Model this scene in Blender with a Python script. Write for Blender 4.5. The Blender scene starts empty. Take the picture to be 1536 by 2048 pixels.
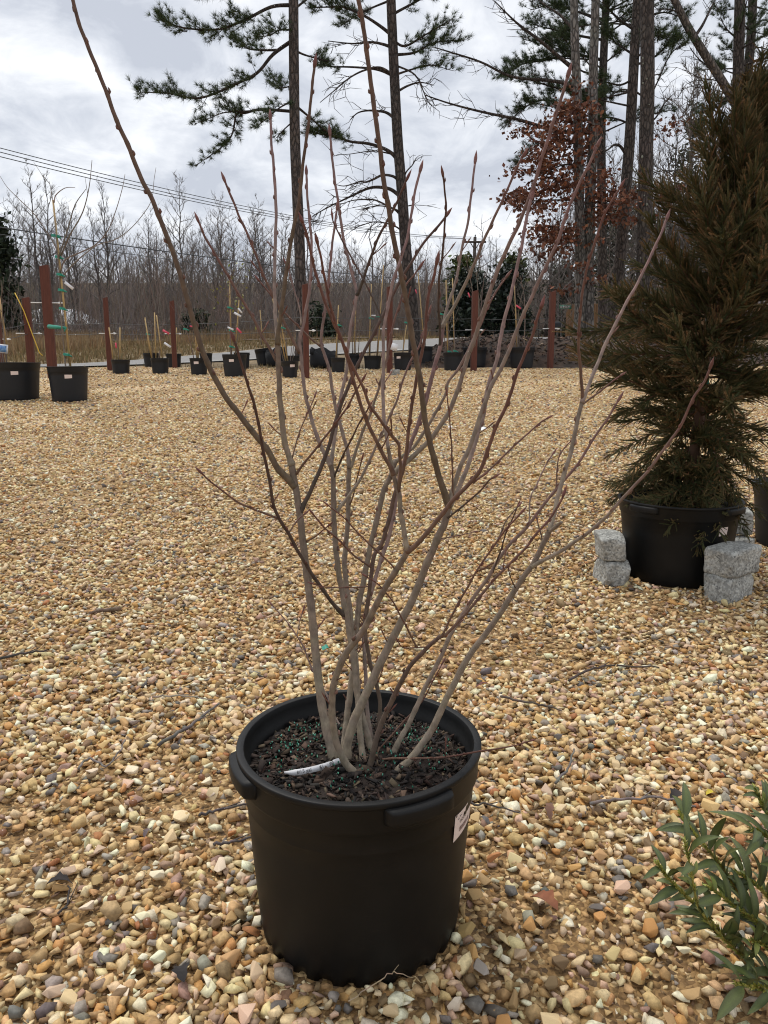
import bpy, math, random
import numpy as np
from mathutils import Vector, Matrix, noise as mnoise

scene = bpy.context.scene
R = math.radians

# ------------------------------------------------------------------ camera
PITCH = R(10.5); FPX = 1539.0; HC = 1.046
cam_d = bpy.data.cameras.new('camera')
cam = bpy.data.objects.new('camera', cam_d)
scene.collection.objects.link(cam)
cam_d.sensor_fit = 'VERTICAL'; cam_d.sensor_height = 24.0
cam_d.lens = 24.0 * FPX / 2048.0
cam_d.clip_start = 0.02; cam_d.clip_end = 3000
cam.location = (0, 0, HC)
cam.rotation_euler = (R(90) - PITCH, 0, 0)
scene.camera = cam

# ------------------------------------------------------------------ world, sun, exposure
SUN_EL, SUN_AZ = R(63), R(-35)          # overcast: a broad weak sun, ahead and to the left
world = bpy.data.worlds.new('World'); scene.world = world
world.use_nodes = True
wn = world.node_tree.nodes; wl = world.node_tree.links
for n in list(wn): wn.remove(n)
def wnode(t, **kw):
    n = wn.new(t)
    for k, v in kw.items(): setattr(n, k, v)
    return n
w_out = wnode('ShaderNodeOutputWorld')
sky = wnode('ShaderNodeTexSky', sky_type='NISHITA', sun_disc=False)
sky.sun_elevation = SUN_EL; sky.sun_rotation = SUN_AZ
bg_sky = wnode('ShaderNodeBackground'); bg_sky.inputs['Strength'].default_value = 0.1
wl.new(sky.outputs[0], bg_sky.inputs['Color'])
tc = wnode('ShaderNodeTexCoord'); sep = wnode('ShaderNodeSeparateXYZ')
wl.new(tc.outputs['Generated'], sep.inputs[0])
def wmath(op, a, b=None, c=None):
    n = wnode('ShaderNodeMath', operation=op)
    for i, v in enumerate((a, b, c)):
        if v is None: continue
        if isinstance(v, (int, float)): n.inputs[i].default_value = v
        else: wl.new(v, n.inputs[i])
    return n.outputs[0]
zc = wmath('ADD', wmath('MAXIMUM', sep.outputs['Z'], 0.0), 0.30)
cx = wmath('DIVIDE', sep.outputs['X'], zc); cy = wmath('DIVIDE', sep.outputs['Y'], zc)
comb = wnode('ShaderNodeCombineXYZ'); wl.new(cx, comb.inputs[0]); wl.new(cy, comb.inputs[1])
comb.inputs[2].default_value = 3.7
def wnoise(scale, detail, rough, dist):
    n = wnode('ShaderNodeTexNoise'); n.inputs['Scale'].default_value = scale
    n.inputs['Detail'].default_value = detail; n.inputs['Roughness'].default_value = rough
    n.inputs['Distortion'].default_value = dist
    wl.new(comb.outputs[0], n.inputs['Vector']); return n.outputs[0]
n_big = wnoise(2.5, 5, .55, .4); n_fine = wnoise(6.2, 8, .62, .5)
mixn = wmath('ADD', wmath('MULTIPLY', n_big, .58), wmath('MULTIPLY', n_fine, .42))
ramp = wnode('ShaderNodeValToRGB'); wl.new(mixn, ramp.inputs[0])
el = ramp.color_ramp.elements
el[0].position = .395; el[0].color = (.43, .455, .51, 1)
el[1].position = .615; el[1].color = (.80, .81, .83, 1)
for p, c in ((.45, (.51, .535, .585, 1)), (.51, (.61, .63, .67, 1)), (.565, (.71, .725, .75, 1))):
    e = el.new(p); e.color = c
bg_cl = wnode('ShaderNodeBackground'); bg_cl.inputs['Strength'].default_value = 1.0
wl.new(ramp.outputs[0], bg_cl.inputs['Color'])
mixs = wnode('ShaderNodeMixShader'); mixs.inputs[0].default_value = .94
wl.new(bg_sky.outputs[0], mixs.inputs[1]); wl.new(bg_cl.outputs[0], mixs.inputs[2])
wl.new(mixs.outputs[0], w_out.inputs['Surface'])
world.cycles.sampling_method = 'NONE'

sun_d = bpy.data.lights.new('sun', 'SUN'); sun_d.energy = 1.5; sun_d.angle = R(10)
sun_d.color = (1.0, .95, .87)
sun = bpy.data.objects.new('sun', sun_d); scene.collection.objects.link(sun)
sdir = Vector((math.sin(SUN_AZ) * math.cos(SUN_EL), math.cos(SUN_AZ) * math.cos(SUN_EL), math.sin(SUN_EL)))
sun.rotation_euler = (-sdir).to_track_quat('-Z', 'Y').to_euler()
scene.view_settings.view_transform = 'Standard'; scene.view_settings.look = 'None'
scene.view_settings.exposure = 0.5; scene.view_settings.gamma = 1.0
scene.view_settings.use_curve_mapping = False
scene.cycles.filter_width = 1.1; scene.cycles.max_bounces = 5; scene.cycles.diffuse_bounces = 3; scene.cycles.glossy_bounces = 2; scene.cycles.transmission_bounces = 2

# ------------------------------------------------------------------ where things stand
def gz(x, y):
    """height of the yard and the land behind it: level by the camera, then rising away"""
    u = y - 3.3
    z = .068 * (math.sqrt(u * u + .36) + u) / 2
    if y > 45: z -= .028 * (y - 45)
    if y > 95: z += .0022 * (y - 95) ** 2 / (1 + .012 * (y - 95))
    if y > 5: z += .012 * math.sin(x * .35 + 1.3) * math.sin(y * .27) * min(1, (y - 5) / 6)
    return z
CP, SP = math.cos(PITCH), math.sin(PITCH)
def ray(px, py):
    u = (px - 768) / FPX; v = (1024 - py) / FPX
    return Vector((u, CP + v * SP, -SP + v * CP))
def P(px, py, y):
    """the point at distance y ahead that the photograph shows at (px, py)"""
    d = ray(px, py); t = y / d.y
    return Vector((d.x * t, y, HC + d.z * t))
def G(px, py):
    """where the ground is seen at (px, py)"""
    d = ray(px, py); lo = .5
    t = .5; prev = t
    while t < 200:
        p = d * t
        if HC + p.z < gz(p.x, p.y): break
        prev = t; t *= 1.01
    lo, hi = prev, t
    for _ in range(24):
        m = (lo + hi) / 2; p = d * m
        if HC + p.z < gz(p.x, p.y): hi = m
        else: lo = m
    p = d * hi
    return Vector((p.x, p.y, gz(p.x, p.y)))
def onplane(px, py, z):
    d = ray(px, py); t = (z - HC) / d.z
    return Vector((d.x * t, d.y * t, z))
def ppm(y): return FPX / y          # photo pixels per metre at distance y (about)

# ------------------------------------------------------------------ materials
def srgb(r, g, b):
    f = lambda c: (c / 255 / 12.92) if c <= 10 else (((c / 255) + .055) / 1.055) ** 2.4
    return (f(r), f(g), f(b))
def M(name, col=(.5, .5, .5), rough=.7, attr=False, var=.15, vs=20., bump=0., bs=60., spec=.5, col2=None, detail=4, coat=0, bdist=.01, stretch=None, transl=0):
    m = bpy.data.materials.new(name); m.use_nodes = True
    nt = m.node_tree; N = nt.nodes; L = nt.links
    b = N['Principled BSDF']; b.inputs['Roughness'].default_value = rough
    b.inputs['Specular IOR Level'].default_value = spec
    if coat: b.inputs['Coat Weight'].default_value = coat
    t = N.new('ShaderNodeTexCoord'); vec = t.outputs['Object']
    if stretch:
        mp = N.new('ShaderNodeMapping'); mp.inputs['Scale'].default_value = stretch
        L.new(vec, mp.inputs[0]); vec = mp.outputs[0]
    nz = N.new('ShaderNodeTexNoise'); nz.inputs['Scale'].default_value = vs; nz.inputs['Detail'].default_value = detail
    nz.inputs['Roughness'].default_value = .62
    L.new(vec, nz.inputs['Vector'])
    if attr:
        a = N.new('ShaderNodeAttribute'); a.attribute_name = 'Col'; base = a.outputs['Color']
    else:
        mx0 = N.new('ShaderNodeMix'); mx0.data_type = 'RGBA'
        mx0.inputs['A'].default_value = (*col, 1); mx0.inputs['B'].default_value = (*(col2 or col), 1)
        mr0 = N.new('ShaderNodeMapRange'); mr0.inputs[1].default_value = .38; mr0.inputs[2].default_value = .62
        L.new(nz.outputs[0], mr0.inputs[0]); L.new(mr0.outputs[0], mx0.inputs['Factor'])
        base = mx0.outputs['Result']
    mr = N.new('ShaderNodeMapRange'); mr.inputs[1].default_value = .25; mr.inputs[2].default_value = .75
    mr.inputs[3].default_value = 1 - var; mr.inputs[4].default_value = 1 + var
    L.new(nz.outputs[0], mr.inputs[0])
    mul = N.new('ShaderNodeMix'); mul.data_type = 'RGBA'; mul.blend_type = 'MULTIPLY'; mul.inputs['Factor'].default_value = 1
    L.new(base, mul.inputs['A']); L.new(mr.outputs[0], mul.inputs['B'])
    L.new(mul.outputs['Result'], b.inputs['Base Color'])
    if bump:
        n2 = N.new('ShaderNodeTexNoise'); n2.inputs['Scale'].default_value = bs; n2.inputs['Detail'].default_value = 5
        L.new(vec, n2.inputs['Vector'])
        bp = N.new('ShaderNodeBump'); bp.inputs['Strength'].default_value = bump; bp.inputs['Distance'].default_value = bdist
        L.new(n2.outputs[0], bp.inputs['Height']); L.new(bp.outputs[0], b.inputs['Normal'])
    return m

# ------------------------------------------------------------------ mesh helpers
def empty(name, loc=(0, 0, 0), rz=0.):
    o = bpy.data.objects.new(name, None); scene.collection.objects.link(o)
    o.location = loc; o.rotation_euler = (0, 0, rz); o.empty_display_size = .1
    return o
def tag(o, label=None, cat=None, group=None, kind=None):
    if label: o['label'] = label
    if cat: o['category'] = cat
    if group: o['group'] = group
    if kind: o['kind'] = kind
    return o
def put(name, mesh, parent=None, loc=(0, 0, 0)):
    o = bpy.data.objects.new(name, mesh); scene.collection.objects.link(o)
    o.location = loc
    if parent: o.parent = parent
    return o
def copy_tree(o, parent=None):
    c = o.copy(); scene.collection.objects.link(c); c.parent = parent
    for ch in o.children: copy_tree(ch, c)
    return c
def np_mesh(name, V, F, C=None, mat=None, smooth=False):
    V = np.asarray(V, np.float32).reshape(-1, 3); F = np.asarray(F, np.int32); k = F.shape[1]
    me = bpy.data.meshes.new(name)
    me.vertices.add(len(V)); me.vertices.foreach_set('co', V.ravel())
    me.loops.add(F.size); me.loops.foreach_set('vertex_index', F.ravel())
    me.polygons.add(len(F)); me.polygons.foreach_set('loop_start', np.arange(0, F.size, k, dtype=np.int32))
    if smooth: me.polygons.foreach_set('use_smooth', np.ones(len(F), bool))
    if C is not None:
        C = np.asarray(C, np.float32)
        if C.shape[1] == 3: C = np.concatenate([C, np.ones((len(C), 1), np.float32)], 1)
        a = me.color_attributes.new('Col', 'FLOAT_COLOR', 'POINT'); a.data.foreach_set('color', C.ravel())
    if mat: me.materials.append(mat)
    me.update(calc_edges=True); me.validate()
    return me
class MB:
    """collects shapes into one mesh; v in local or world space"""
    def __init__(s): s.v = []; s.f = []; s.c = []
    def add(s, vs, fs, col=(1, 1, 1)):
        o = len(s.v); s.v.extend(vs); s.f.extend(tuple(i + o for i in f) for f in fs)
        if isinstance(col, list): s.c.extend(col)
        else: s.c.extend([col] * len(vs))
    def tube(s, pts, rad, n=6, cols=None, cap=True):
        pts = [Vector(p) for p in pts]; m = len(pts); o = len(s.v)
        t0 = (pts[1] - pts[0]).normalized()
        ref = Vector((0, 0, 1)) if abs(t0.z) < .9 else Vector((1, 0, 0))
        a = t0.cross(ref).normalized()
        for i, p in enumerate(pts):
            t = (pts[min(i + 1, m - 1)] - pts[max(i - 1, 0)])
            if t.length < 1e-9: t = t0
            t = t.normalized(); a = (a - t * a.dot(t)).normalized(); b = t.cross(a)
            r = rad[i] if hasattr(rad, '__len__') else rad
            c = cols[i] if isinstance(cols, list) else (cols or (1, 1, 1))
            for k in range(n):
                an = 2 * math.pi * k / n
                s.v.append(p + (a * math.cos(an) + b * math.sin(an)) * r); s.c.append(c)
        for i in range(m - 1):
            for k in range(n):
                k2 = (k + 1) % n
                s.f.append((o + i * n + k, o + i * n + k2, o + (i + 1) * n + k2, o + (i + 1) * n + k))
        if cap and n > 2:
            s.f.append(tuple(o + k for k in reversed(range(n)))); s.f.append(tuple(o + (m - 1) * n + k for k in range(n)))
    def box(s, c, d, col=(1, 1, 1), rot=None, jit=0, rng=None):
        vs = []
        for z in (-.5, .5):
            for x, y in ((-.5, -.5), (.5, -.5), (.5, .5), (-.5, .5)):
                p = Vector((x * d[0], y * d[1], z * d[2]))
                if jit: p += Vector((rng.uniform(-jit, jit), rng.uniform(-jit, jit), rng.uniform(-jit, jit)))
                if rot is not None: p = rot @ p
                vs.append(Vector(c) + p)
        s.add(vs, [(3, 2, 1, 0), (4, 5, 6, 7), (0, 1, 5, 4), (1, 2, 6, 5), (2, 3, 7, 6), (3, 0, 4, 7)], col)
    def lathe(s, prof, n=48, col=(1, 1, 1), fn=None, closed=False):
        o = len(s.v)
        for r, z in prof:
            for k in range(n):
                a = 2 * math.pi * k / n; rr, zz = (fn(r, z, a) if fn else (r, z))
                s.v.append(Vector((rr * math.cos(a), rr * math.sin(a), zz))); s.c.append(col)
        for i in range(len(prof) - 1):
            for k in range(n):
                k2 = (k + 1) % n
                s.f.append((o + i * n + k, o + i * n + k2, o + (i + 1) * n + k2, o + (i + 1) * n + k))
    def mesh(s, name, mat=None, smooth=False, off=None):
        V = np.array([tuple(p) for p in s.v], np.float32)
        if off is not None: V = V - np.array(tuple(off), np.float32)
        me = bpy.data.meshes.new(name)
        sizes = {len(f) for f in s.f}
        if len(sizes) == 1: 
            bpy.data.meshes.remove(me)
            return np_mesh(name, V, np.array(s.f), np.array(s.c), mat, smooth)
        me.from_pydata(V.tolist(), [], s.f)
        a = me.color_attributes.new('Col', 'FLOAT_COLOR', 'POINT')
        C = np.concatenate([np.array(s.c, np.float32), np.ones((len(s.v), 1), np.float32)], 1)
        a.data.foreach_set('color', C.ravel())
        if mat: me.materials.append(mat)
        if smooth: me.polygons.foreach_set('use_smooth', np.ones(len(me.polygons), bool))
        me.update(); return me
    def build(s, name, mat, parent=None, smooth=False, world=False):
        off = parent.location if (world and parent) else None
        return put(name, s.mesh(name, mat, smooth, off), parent)
def catmull(pts, per=6):
    pts = [Vector(p) for p in pts]
    if len(pts) < 3:
        return [pts[0].lerp(pts[1], i / per) for i in range(per + 1)]
    ext = [pts[0] * 2 - pts[1]] + pts + [pts[-1] * 2 - pts[-2]]
    out = []
    for i in range(1, len(ext) - 2):
        p0, p1, p2, p3 = ext[i - 1:i + 3]
        for k in range(per):
            t = k / per
            out.append(.5 * ((2 * p1) + (p2 - p0) * t + (2 * p0 - 5 * p1 + 4 * p2 - p3) * t * t + (3 * p1 - p0 - 3 * p2 + p3) * t ** 3))
    out.append(pts[-1]); return out
def lerpc(a, b, t): return tuple(a[i] + (b[i] - a[i]) * t for i in range(3))
def jitc(c, rng, a=.15):
    k = 1 + rng.uniform(-a, a); return tuple(max(0, x * k * (1 + rng.uniform(-a, a) * .3)) for x in c)
def text_mesh(s, name, size, mat):
    cu = bpy.data.curves.new(name, 'FONT'); cu.body = s; cu.size = size; cu.align_x = 'CENTER'; cu.align_y = 'CENTER'
    o = bpy.data.objects.new(name, cu); scene.collection.objects.link(o)
    me = bpy.data.meshes.new_from_object(o.evaluated_get(bpy.context.evaluated_depsgraph_get()))
    bpy.data.objects.remove(o); bpy.data.curves.remove(cu)
    me.name = name; me.materials.clear(); me.materials.append(mat); return me
def bind(parent, name, mesh, mat4):
    o = put(name, mesh, parent); o.matrix_local = mat4; return o
def frame(origin, xdir, ydir):
    x = Vector(xdir).normalized(); z = x.cross(Vector(ydir)).normalized(); y = z.cross(x)
    m = Matrix((x, y, z)).transposed().to_4x4(); m.translation = Vector(origin); return m
# ================================================================== the setting
rng = random.Random(7); nrng = np.random.default_rng(11)
def sheet(name, xs, ys, mat, dz=0., mask=None, smooth=True):
    V = [(x, y, gz(x, y) + (dz if y > 17 else -.12)) for y in ys for x in xs]; n = len(xs)
    F = [(j * n + i, j * n + i + 1, (j + 1) * n + i + 1, (j + 1) * n + i) for j in range(len(ys) - 1) for i in range(n - 1)]
    o = put(name, np_mesh(name, V, F, None, mat, smooth)); tag(o, kind='structure'); return o
PAL = [((202, 170, 120), .25), ((222, 198, 152), .22), ((235, 219, 188), .12), ((184, 148, 100), .13), ((192, 146, 88), .06),
       ((208, 176, 146), .055), ((162, 132, 112), .045), ((156, 147, 134), .04), ((112, 106, 100), .028), ((132, 107, 78), .06), ((172, 118, 76), .012)]
PC = np.array([srgb(*c) for c, w in PAL]); PW = np.array([w for c, w in PAL]); PW = PW / PW.sum()
PC = PC * 1.03
PL_ = PC.mean(1, keepdims=True); PC = np.clip(PL_ + (PC - PL_) * .98, .01, .85)
def stone_cols(n):
    i = nrng.choice(len(PC), n, p=PW); c = PC[i] * nrng.uniform(.78, 1.13, (n, 1)) * (1 + nrng.normal(0, .035, (n, 3)))
    return np.clip(c, .01, .8)

# --- yard sheet: sandy grit with a cellular skin of small stones
def gravel_material():
    m = bpy.data.materials.new('yard_grit'); m.use_nodes = True
    nt = m.node_tree; N = nt.nodes; L = nt.links; b = N['Principled BSDF']; b.inputs['Roughness'].default_value = .85
    b.inputs['Specular IOR Level'].default_value = .3
    t = N.new('ShaderNodeTexCoord')
    def vor(scale):
        v = N.new('ShaderNodeTexVoronoi'); v.inputs['Scale'].default_value = scale; L.new(t.outputs['Object'], v.inputs['Vector']); return v
    v1 = vor(36); v2 = vor(95)
    wn_ = N.new('ShaderNodeTexWhiteNoise'); L.new(v1.outputs['Color'], wn_.inputs['Vector'])
    def cr(src, cols):
        r = N.new('ShaderNodeValToRGB'); r.color_ramp.interpolation = 'CONSTANT'; e = r.color_ramp.elements
        acc = 0
        for i, (c, w) in enumerate(cols):
            if i == 0: q = e[0]; q.position = 0
            elif i == 1: q = e[1]; q.position = acc
            else: q = e.new(acc)
            q.color = (*c, 1); acc = min(.999, acc + w)
        L.new(src, r.inputs[0]); return r.outputs[0]
    cells = cr(wn_.outputs['Value'], [(tuple(PC[i]), PW[i]) for i in range(len(PC))])
    w2 = N.new('ShaderNodeTexWhiteNoise'); L.new(v2.outputs['Color'], w2.inputs['Vector'])
    grit = cr(w2.outputs['Value'], [(srgb(156, 124, 82), .42), (srgb(126, 98, 64), .34), (srgb(194, 164, 118), .17), (srgb(98, 78, 56), .07)])
    nz = N.new('ShaderNodeTexNoise'); nz.inputs['Scale'].default_value = .9; nz.inputs['Detail'].default_value = 6; L.new(t.outputs['Object'], nz.inputs['Vector'])
    sx = N.new('ShaderNodeSeparateXYZ'); L.new(t.outputs['Object'], sx.inputs[0])
    far = N.new('ShaderNodeMapRange'); far.inputs[1].default_value = 3.0; far.inputs[2].default_value = 7.5
    L.new(sx.outputs['Y'], far.inputs[0])
    mr = N.new('ShaderNodeMapRange'); mr.inputs[1].default_value = .42; mr.inputs[2].default_value = .6; mr.inputs[3].default_value = .25
    L.new(nz.outputs[0], mr.inputs[0])
    inv = N.new('ShaderNodeMath'); inv.operation = 'MULTIPLY'; L.new(mr.outputs[0], inv.inputs[0]); L.new(far.outputs[0], inv.inputs[1])
    mx = N.new('ShaderNodeMix'); mx.data_type = 'RGBA'; L.new(inv.outputs[0], mx.inputs['Factor']); L.new(grit, mx.inputs['A']); L.new(cells, mx.inputs['B'])
    L.new(mx.outputs['Result'], b.inputs['Base Color'])
    inv1 = N.new('ShaderNodeMath'); inv1.operation = 'SUBTRACT'; inv1.inputs[0].default_value = 1; L.new(v1.outputs['Distance'], inv1.inputs[1])
    inv2 = N.new('ShaderNodeMath'); inv2.operation = 'SUBTRACT'; inv2.inputs[0].default_value = 1; L.new(v2.outputs['Distance'], inv2.inputs[1])
    bp = N.new('ShaderNodeBump'); bp.inputs['Strength'].default_value = .9; bp.inputs['Distance'].default_value = .022; L.new(inv1.outputs[0], bp.inputs['Height'])
    bp2 = N.new('ShaderNodeBump'); bp2.inputs['Strength'].default_value = .7; bp2.inputs['Distance'].default_value = .008; L.new(inv2.outputs[0], bp2.inputs['Height'])
    L.new(bp.outputs[0], bp2.inputs['Normal']); L.new(bp2.outputs[0], b.inputs['Normal'])
    return m
m_yard = gravel_material()
m_ground = M('dry_turf', srgb(104, 88, 62), .95, var=.3, vs=2.5, col2=srgb(126, 108, 80), bump=.6, bs=9, bdist=.06)
xs_far = list(np.concatenate([np.arange(-160, -32, 8), np.arange(-32, 32, 1.5), np.arange(32, 161, 8)]))
ys_far = list(np.concatenate([np.arange(-40, 16, 4), np.arange(16, 60, 1.5), np.arange(60, 231, 5)]))
ground = sheet('ground', xs_far, ys_far, m_ground, -.014)
yard_xs = list(np.arange(-20, 16.01, .4)); yard_ys = list(np.arange(-8, 19.7, .3))
def far_edge(x): return 19.1 + .35 * math.sin(x * .8) + .2 * math.sin(x * 2.1 + 1)
V = []; n = len(yard_xs)
for j, y in enumerate(yard_ys):
    for x in yard_xs:
        yy = y if y < 17 else 17 + (y - 17) / (19.6 - 17) * (far_edge(x) - 17)
        V.append((x, yy, gz(x, yy) + .004))
F = [(j * n + i, j * n + i + 1, (j + 1) * n + i + 1, (j + 1) * n + i) for j in range(len(yard_ys) - 1) for i in range(n - 1)]
yard = put('gravel_yard', np_mesh('gravel_yard', V, F, None, m_yard, True)); tag(yard, kind='structure')

# --- road beyond the yard, with painted edge lines
near_edge = [(-30, 17.6), (-16, 18.5), (-9, 19.2), (-7, 19.7), (-4.5, 21.8), (-1.15, 26), (2.6, 30.3), (7.5, 35.5), (14, 42), (30, 58), (60, 88)]
far_edge_ = [(-30, 18.8), (-16, 19.5), (-9.6, 20.1), (-7.8, 20.9), (-6.2, 24.5), (-3.4, 33), (.6, 40), (5.8, 46), (11.5, 51.5), (26, 66), (56, 96)]
ne = catmull([(x, y, 0) for x, y in near_edge], 8); fe = catmull([(x, y, 0) for x, y in far_edge_], 8)
nor = [(q - p).normalized() for p, q in zip(ne, fe)]; wid_ = [(q - p).length for p, q in zip(ne, fe)]
def ribbon(name, a, b, dz, mat, parent=None):
    """a strip along the road between fractions a and b of its width"""
    k = 6; V = []
    for p, q in zip(ne, fe):
        for i in range(k):
            s = p.lerp(q, a + (b - a) * i / (k - 1)); V.append((s.x, s.y, gz(s.x, s.y) + dz))
    F = [(j * k + i + 1, j * k + i, (j + 1) * k + i, (j + 1) * k + i + 1) for j in range(len(ne) - 1) for i in range(k - 1)]
    return put(name, np_mesh(name, V, F, None, mat, True), parent)
m_road = M('asphalt', srgb(134, 132, 130), .9, var=.12, vs=3, bump=.3, bs=120, bdist=.004)
m_paint = M('road_paint', srgb(215, 214, 208), .7, var=.08, vs=8)
road = ribbon('road', 0, 1, .02, m_road); tag(road, kind='structure')
ribbon('edge_line', .04, .06, .026, m_paint, road); ribbon('edge_line', .94, .955, .026, m_paint, road)

# ------------------------------------------------------------------ gravel
m_stone = M('stone', attr=True, rough=.78, var=.34, vs=120, spec=.32, detail=4)
def ico(sub):
    import bmesh
    bm = bmesh.new(); bmesh.ops.create_icosphere(bm, subdivisions=sub, radius=1)
    v = np.array([tuple(a.co) for a in bm.verts]); bm.verts.index_update()
    f = np.array([[a.index for a in fc.verts] for fc in bm.faces]); bm.free(); return v, f
def stone_protos(count, npts=(9, 13), bevel=0.):
    """crushed stone: hulls of a few points on a squarish ellipsoid, edges worn where they show"""
    import bmesh
    out = []
    while len(out) < count:
        bm = bmesh.new(); k = int(nrng.integers(*npts)); e = nrng.uniform(2.2, 4.5)
        ax = np.array([1, nrng.uniform(.6, .95), nrng.uniform(.34, .64)])
        q = nrng.normal(0, 1, (k, 3)); q /= (np.abs(q) ** e).sum(1)[:, None] ** (1 / e); q *= nrng.uniform(.82, 1.05, (k, 1)) * ax
        for p in q: bm.verts.new(tuple(p))
        bmesh.ops.convex_hull(bm, input=bm.verts)
        bmesh.ops.delete(bm, geom=[v for v in bm.verts if not v.link_faces], context='VERTS')
        if bevel:
            bmesh.ops.dissolve_limit(bm, angle_limit=.35, verts=bm.verts, edges=bm.edges)
            bmesh.ops.bevel(bm, geom=list(bm.edges), offset=bevel, segments=2, profile=.6, affect='EDGES', clamp_overlap=True)
        bmesh.ops.triangulate(bm, faces=bm.faces); bm.verts.index_update()
        v = np.array([tuple(a.co) for a in bm.verts]); f = np.array([[a.index for a in fc.verts] for fc in bm.faces]); bm.free()
        if len(v) < 6 or np.ptp(v[:, 2]) < .4 or np.ptp(v[:, 1]) < .8: continue
        v = v - (v.max(0) + v.min(0)) / 2; v /= np.abs(v[:, :2]).max(); out.append((v, f))
    return out
def scatter(pos, size, tilt, protos, cols):
    """stones as arrays: pos (n,3), size (n,) half length"""
    kk = nrng.integers(0, len(protos), len(pos)); Vs, Fs, Cs = [], [], []; off = 0
    for j, (pv, pf) in enumerate(protos):
        ix = np.nonzero(kk == j)[0]; n = len(ix)
        if not n: continue
        V = np.repeat(pv[None], n, 0) * size[ix][:, None, None]
        V = V * nrng.uniform(.8, 1.2, (n, 1, 3))
        def rot(i, k, ang):
            c, s = np.cos(ang)[:, None], np.sin(ang)[:, None]; a, b = V[..., i].copy(), V[..., k].copy(); V[..., i] = a * c - b * s; V[..., k] = a * s + b * c
        rot(1, 2, nrng.normal(0, tilt, n)); rot(0, 2, nrng.normal(0, tilt, n)); rot(0, 1, nrng.uniform(0, 2 * np.pi, n))
        V += pos[ix][:, None, :]; m = len(pv)
        Vs.append(V.reshape(-1, 3)); Fs.append((pf[None] + (np.arange(n) * m)[:, None, None]).reshape(-1, 3) + off); Cs.append(np.repeat(cols[ix], m, 0)); off += n * m
    return np.concatenate(Vs), np.concatenate(Fs), np.concatenate(Cs)
FOOT = []            # (x, y, r): footprints kept clear of stones
def add_foot(x, y, r): FOOT.append((x, y, r))
gz_np = np.vectorize(gz)
def spots(y0, y1, density, slope=.56, margin=.55, patch=0.):
    s = 1 / math.sqrt(density); out = []
    for y in np.arange(y0, y1, s):
        w = slope * y + margin; xs = np.arange(-w, w, s)
        q = np.stack([xs, np.full(len(xs), y)], 1) + nrng.uniform(-.5, .5, (len(xs), 2)) * s * .95
        out.append(q)
    q = np.concatenate(out)
    for fx, fy, fr in FOOT: q = q[(q[:, 0] - fx) ** 2 + (q[:, 1] - fy) ** 2 > fr * fr]
    if patch:
        keep = np.array([mnoise.fractal(Vector((a * 1.1 + 5, b * 1.1 + 3, 0)), .8, 2., 4) for a, b in q])
        q = q[nrng.uniform(0, 1, len(q)) < np.clip(1.02 - patch * np.clip(keep * 2.6 - .15, 0, 1), 0, 1)]
    return q
def gravel_all():
    PN_ = stone_protos(60, (10, 14)); PM = stone_protos(50, (8, 10)); PF = stone_protos(40, (6, 8))
    Vs, Fs, Cs = [], [], []; off = 0
    def layer(q, smin, smax, pw, sink, tilt, protos, zj=.003):
        nonlocal off
        n = len(q); size = smin + (smax - smin) * nrng.uniform(0, 1, n) ** pw
        z = gz_np(q[:, 0], q[:, 1]) + size * sink + nrng.uniform(-zj, zj, n)
        V, F, C = scatter(np.concatenate([q, z[:, None]], 1), size, tilt, protos, stone_cols(n))
        Vs.append(V); Fs.append(F + off); Cs.append(C); off += len(V)
    # near: every stone counts; small ones below, the bulk over them, a few large on top
    layer(spots(.74, 2.5, 2600, .54, .3), .0045, .010, 1.2, .3, .5, PM)
    layer(spots(.74, 2.5, 3700, .54, .3, .6), .0082, .0160, 1.4, .7, .42, PN_, .006)
    layer(spots(.74, 2.5, 240, .54, .3, .5), .013, .021, 1.4, .85, .36, PN_, .005)
    # middle
    layer(spots(2.5, 5.2, 2900, .53, .35, .5), .008, .0165, 1.3, .6, .38, PM, .005)
    layer(spots(5.2, 9.0, 1500, .53, .4, .5), .009, .0185, 1.2, .5, .34, PF, .004)
    layer(spots(2.5, 9.0, 90, .53, .4, .5), .017, .026, 1.3, .6, .3, PM, .004)
    # far: only the larger ones, over the grit sheet
    layer(spots(9.0, 13.0, 420, .53, .4, .4), .013, .025, 1.2, .4, .28, PF)
    layer(spots(13.0, 19.0, 130, .53, .4, .3), .015, .03, 1.2, .4, .28, PF)
    o = put('gravel', np_mesh('gravel', np.concatenate(Vs), np.concatenate(Fs), np.concatenate(Cs), m_stone, False))
    tag(o, 'tan and cream crushed stone gravel covering the nursery yard', 'gravel', kind='stuff')
    # the largest single stones, picked apart
    big = []
    for v, f in stone_protos(30, (10, 15), .07):
        for j in range(2): big.append(np_mesh('stone', v, f, np.repeat(stone_cols(1), len(v), 0), m_stone, False))
    q = spots(.92, 2.2, 190, .48, .02); nrng.shuffle(q); q = q[:300]
    for i, (x, y) in enumerate(q):
        s = nrng.uniform(.012, .0185) * (1.45 if nrng.uniform() < .04 else 1)
        o = put('stone', big[i % len(big)], yard, (x, y, gz(x, y) + s * .85 + .004)); o.scale = (s, s, s)
        o.rotation_euler = (nrng.normal(0, .3), nrng.normal(0, .3), nrng.uniform(0, 6.28))
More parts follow.
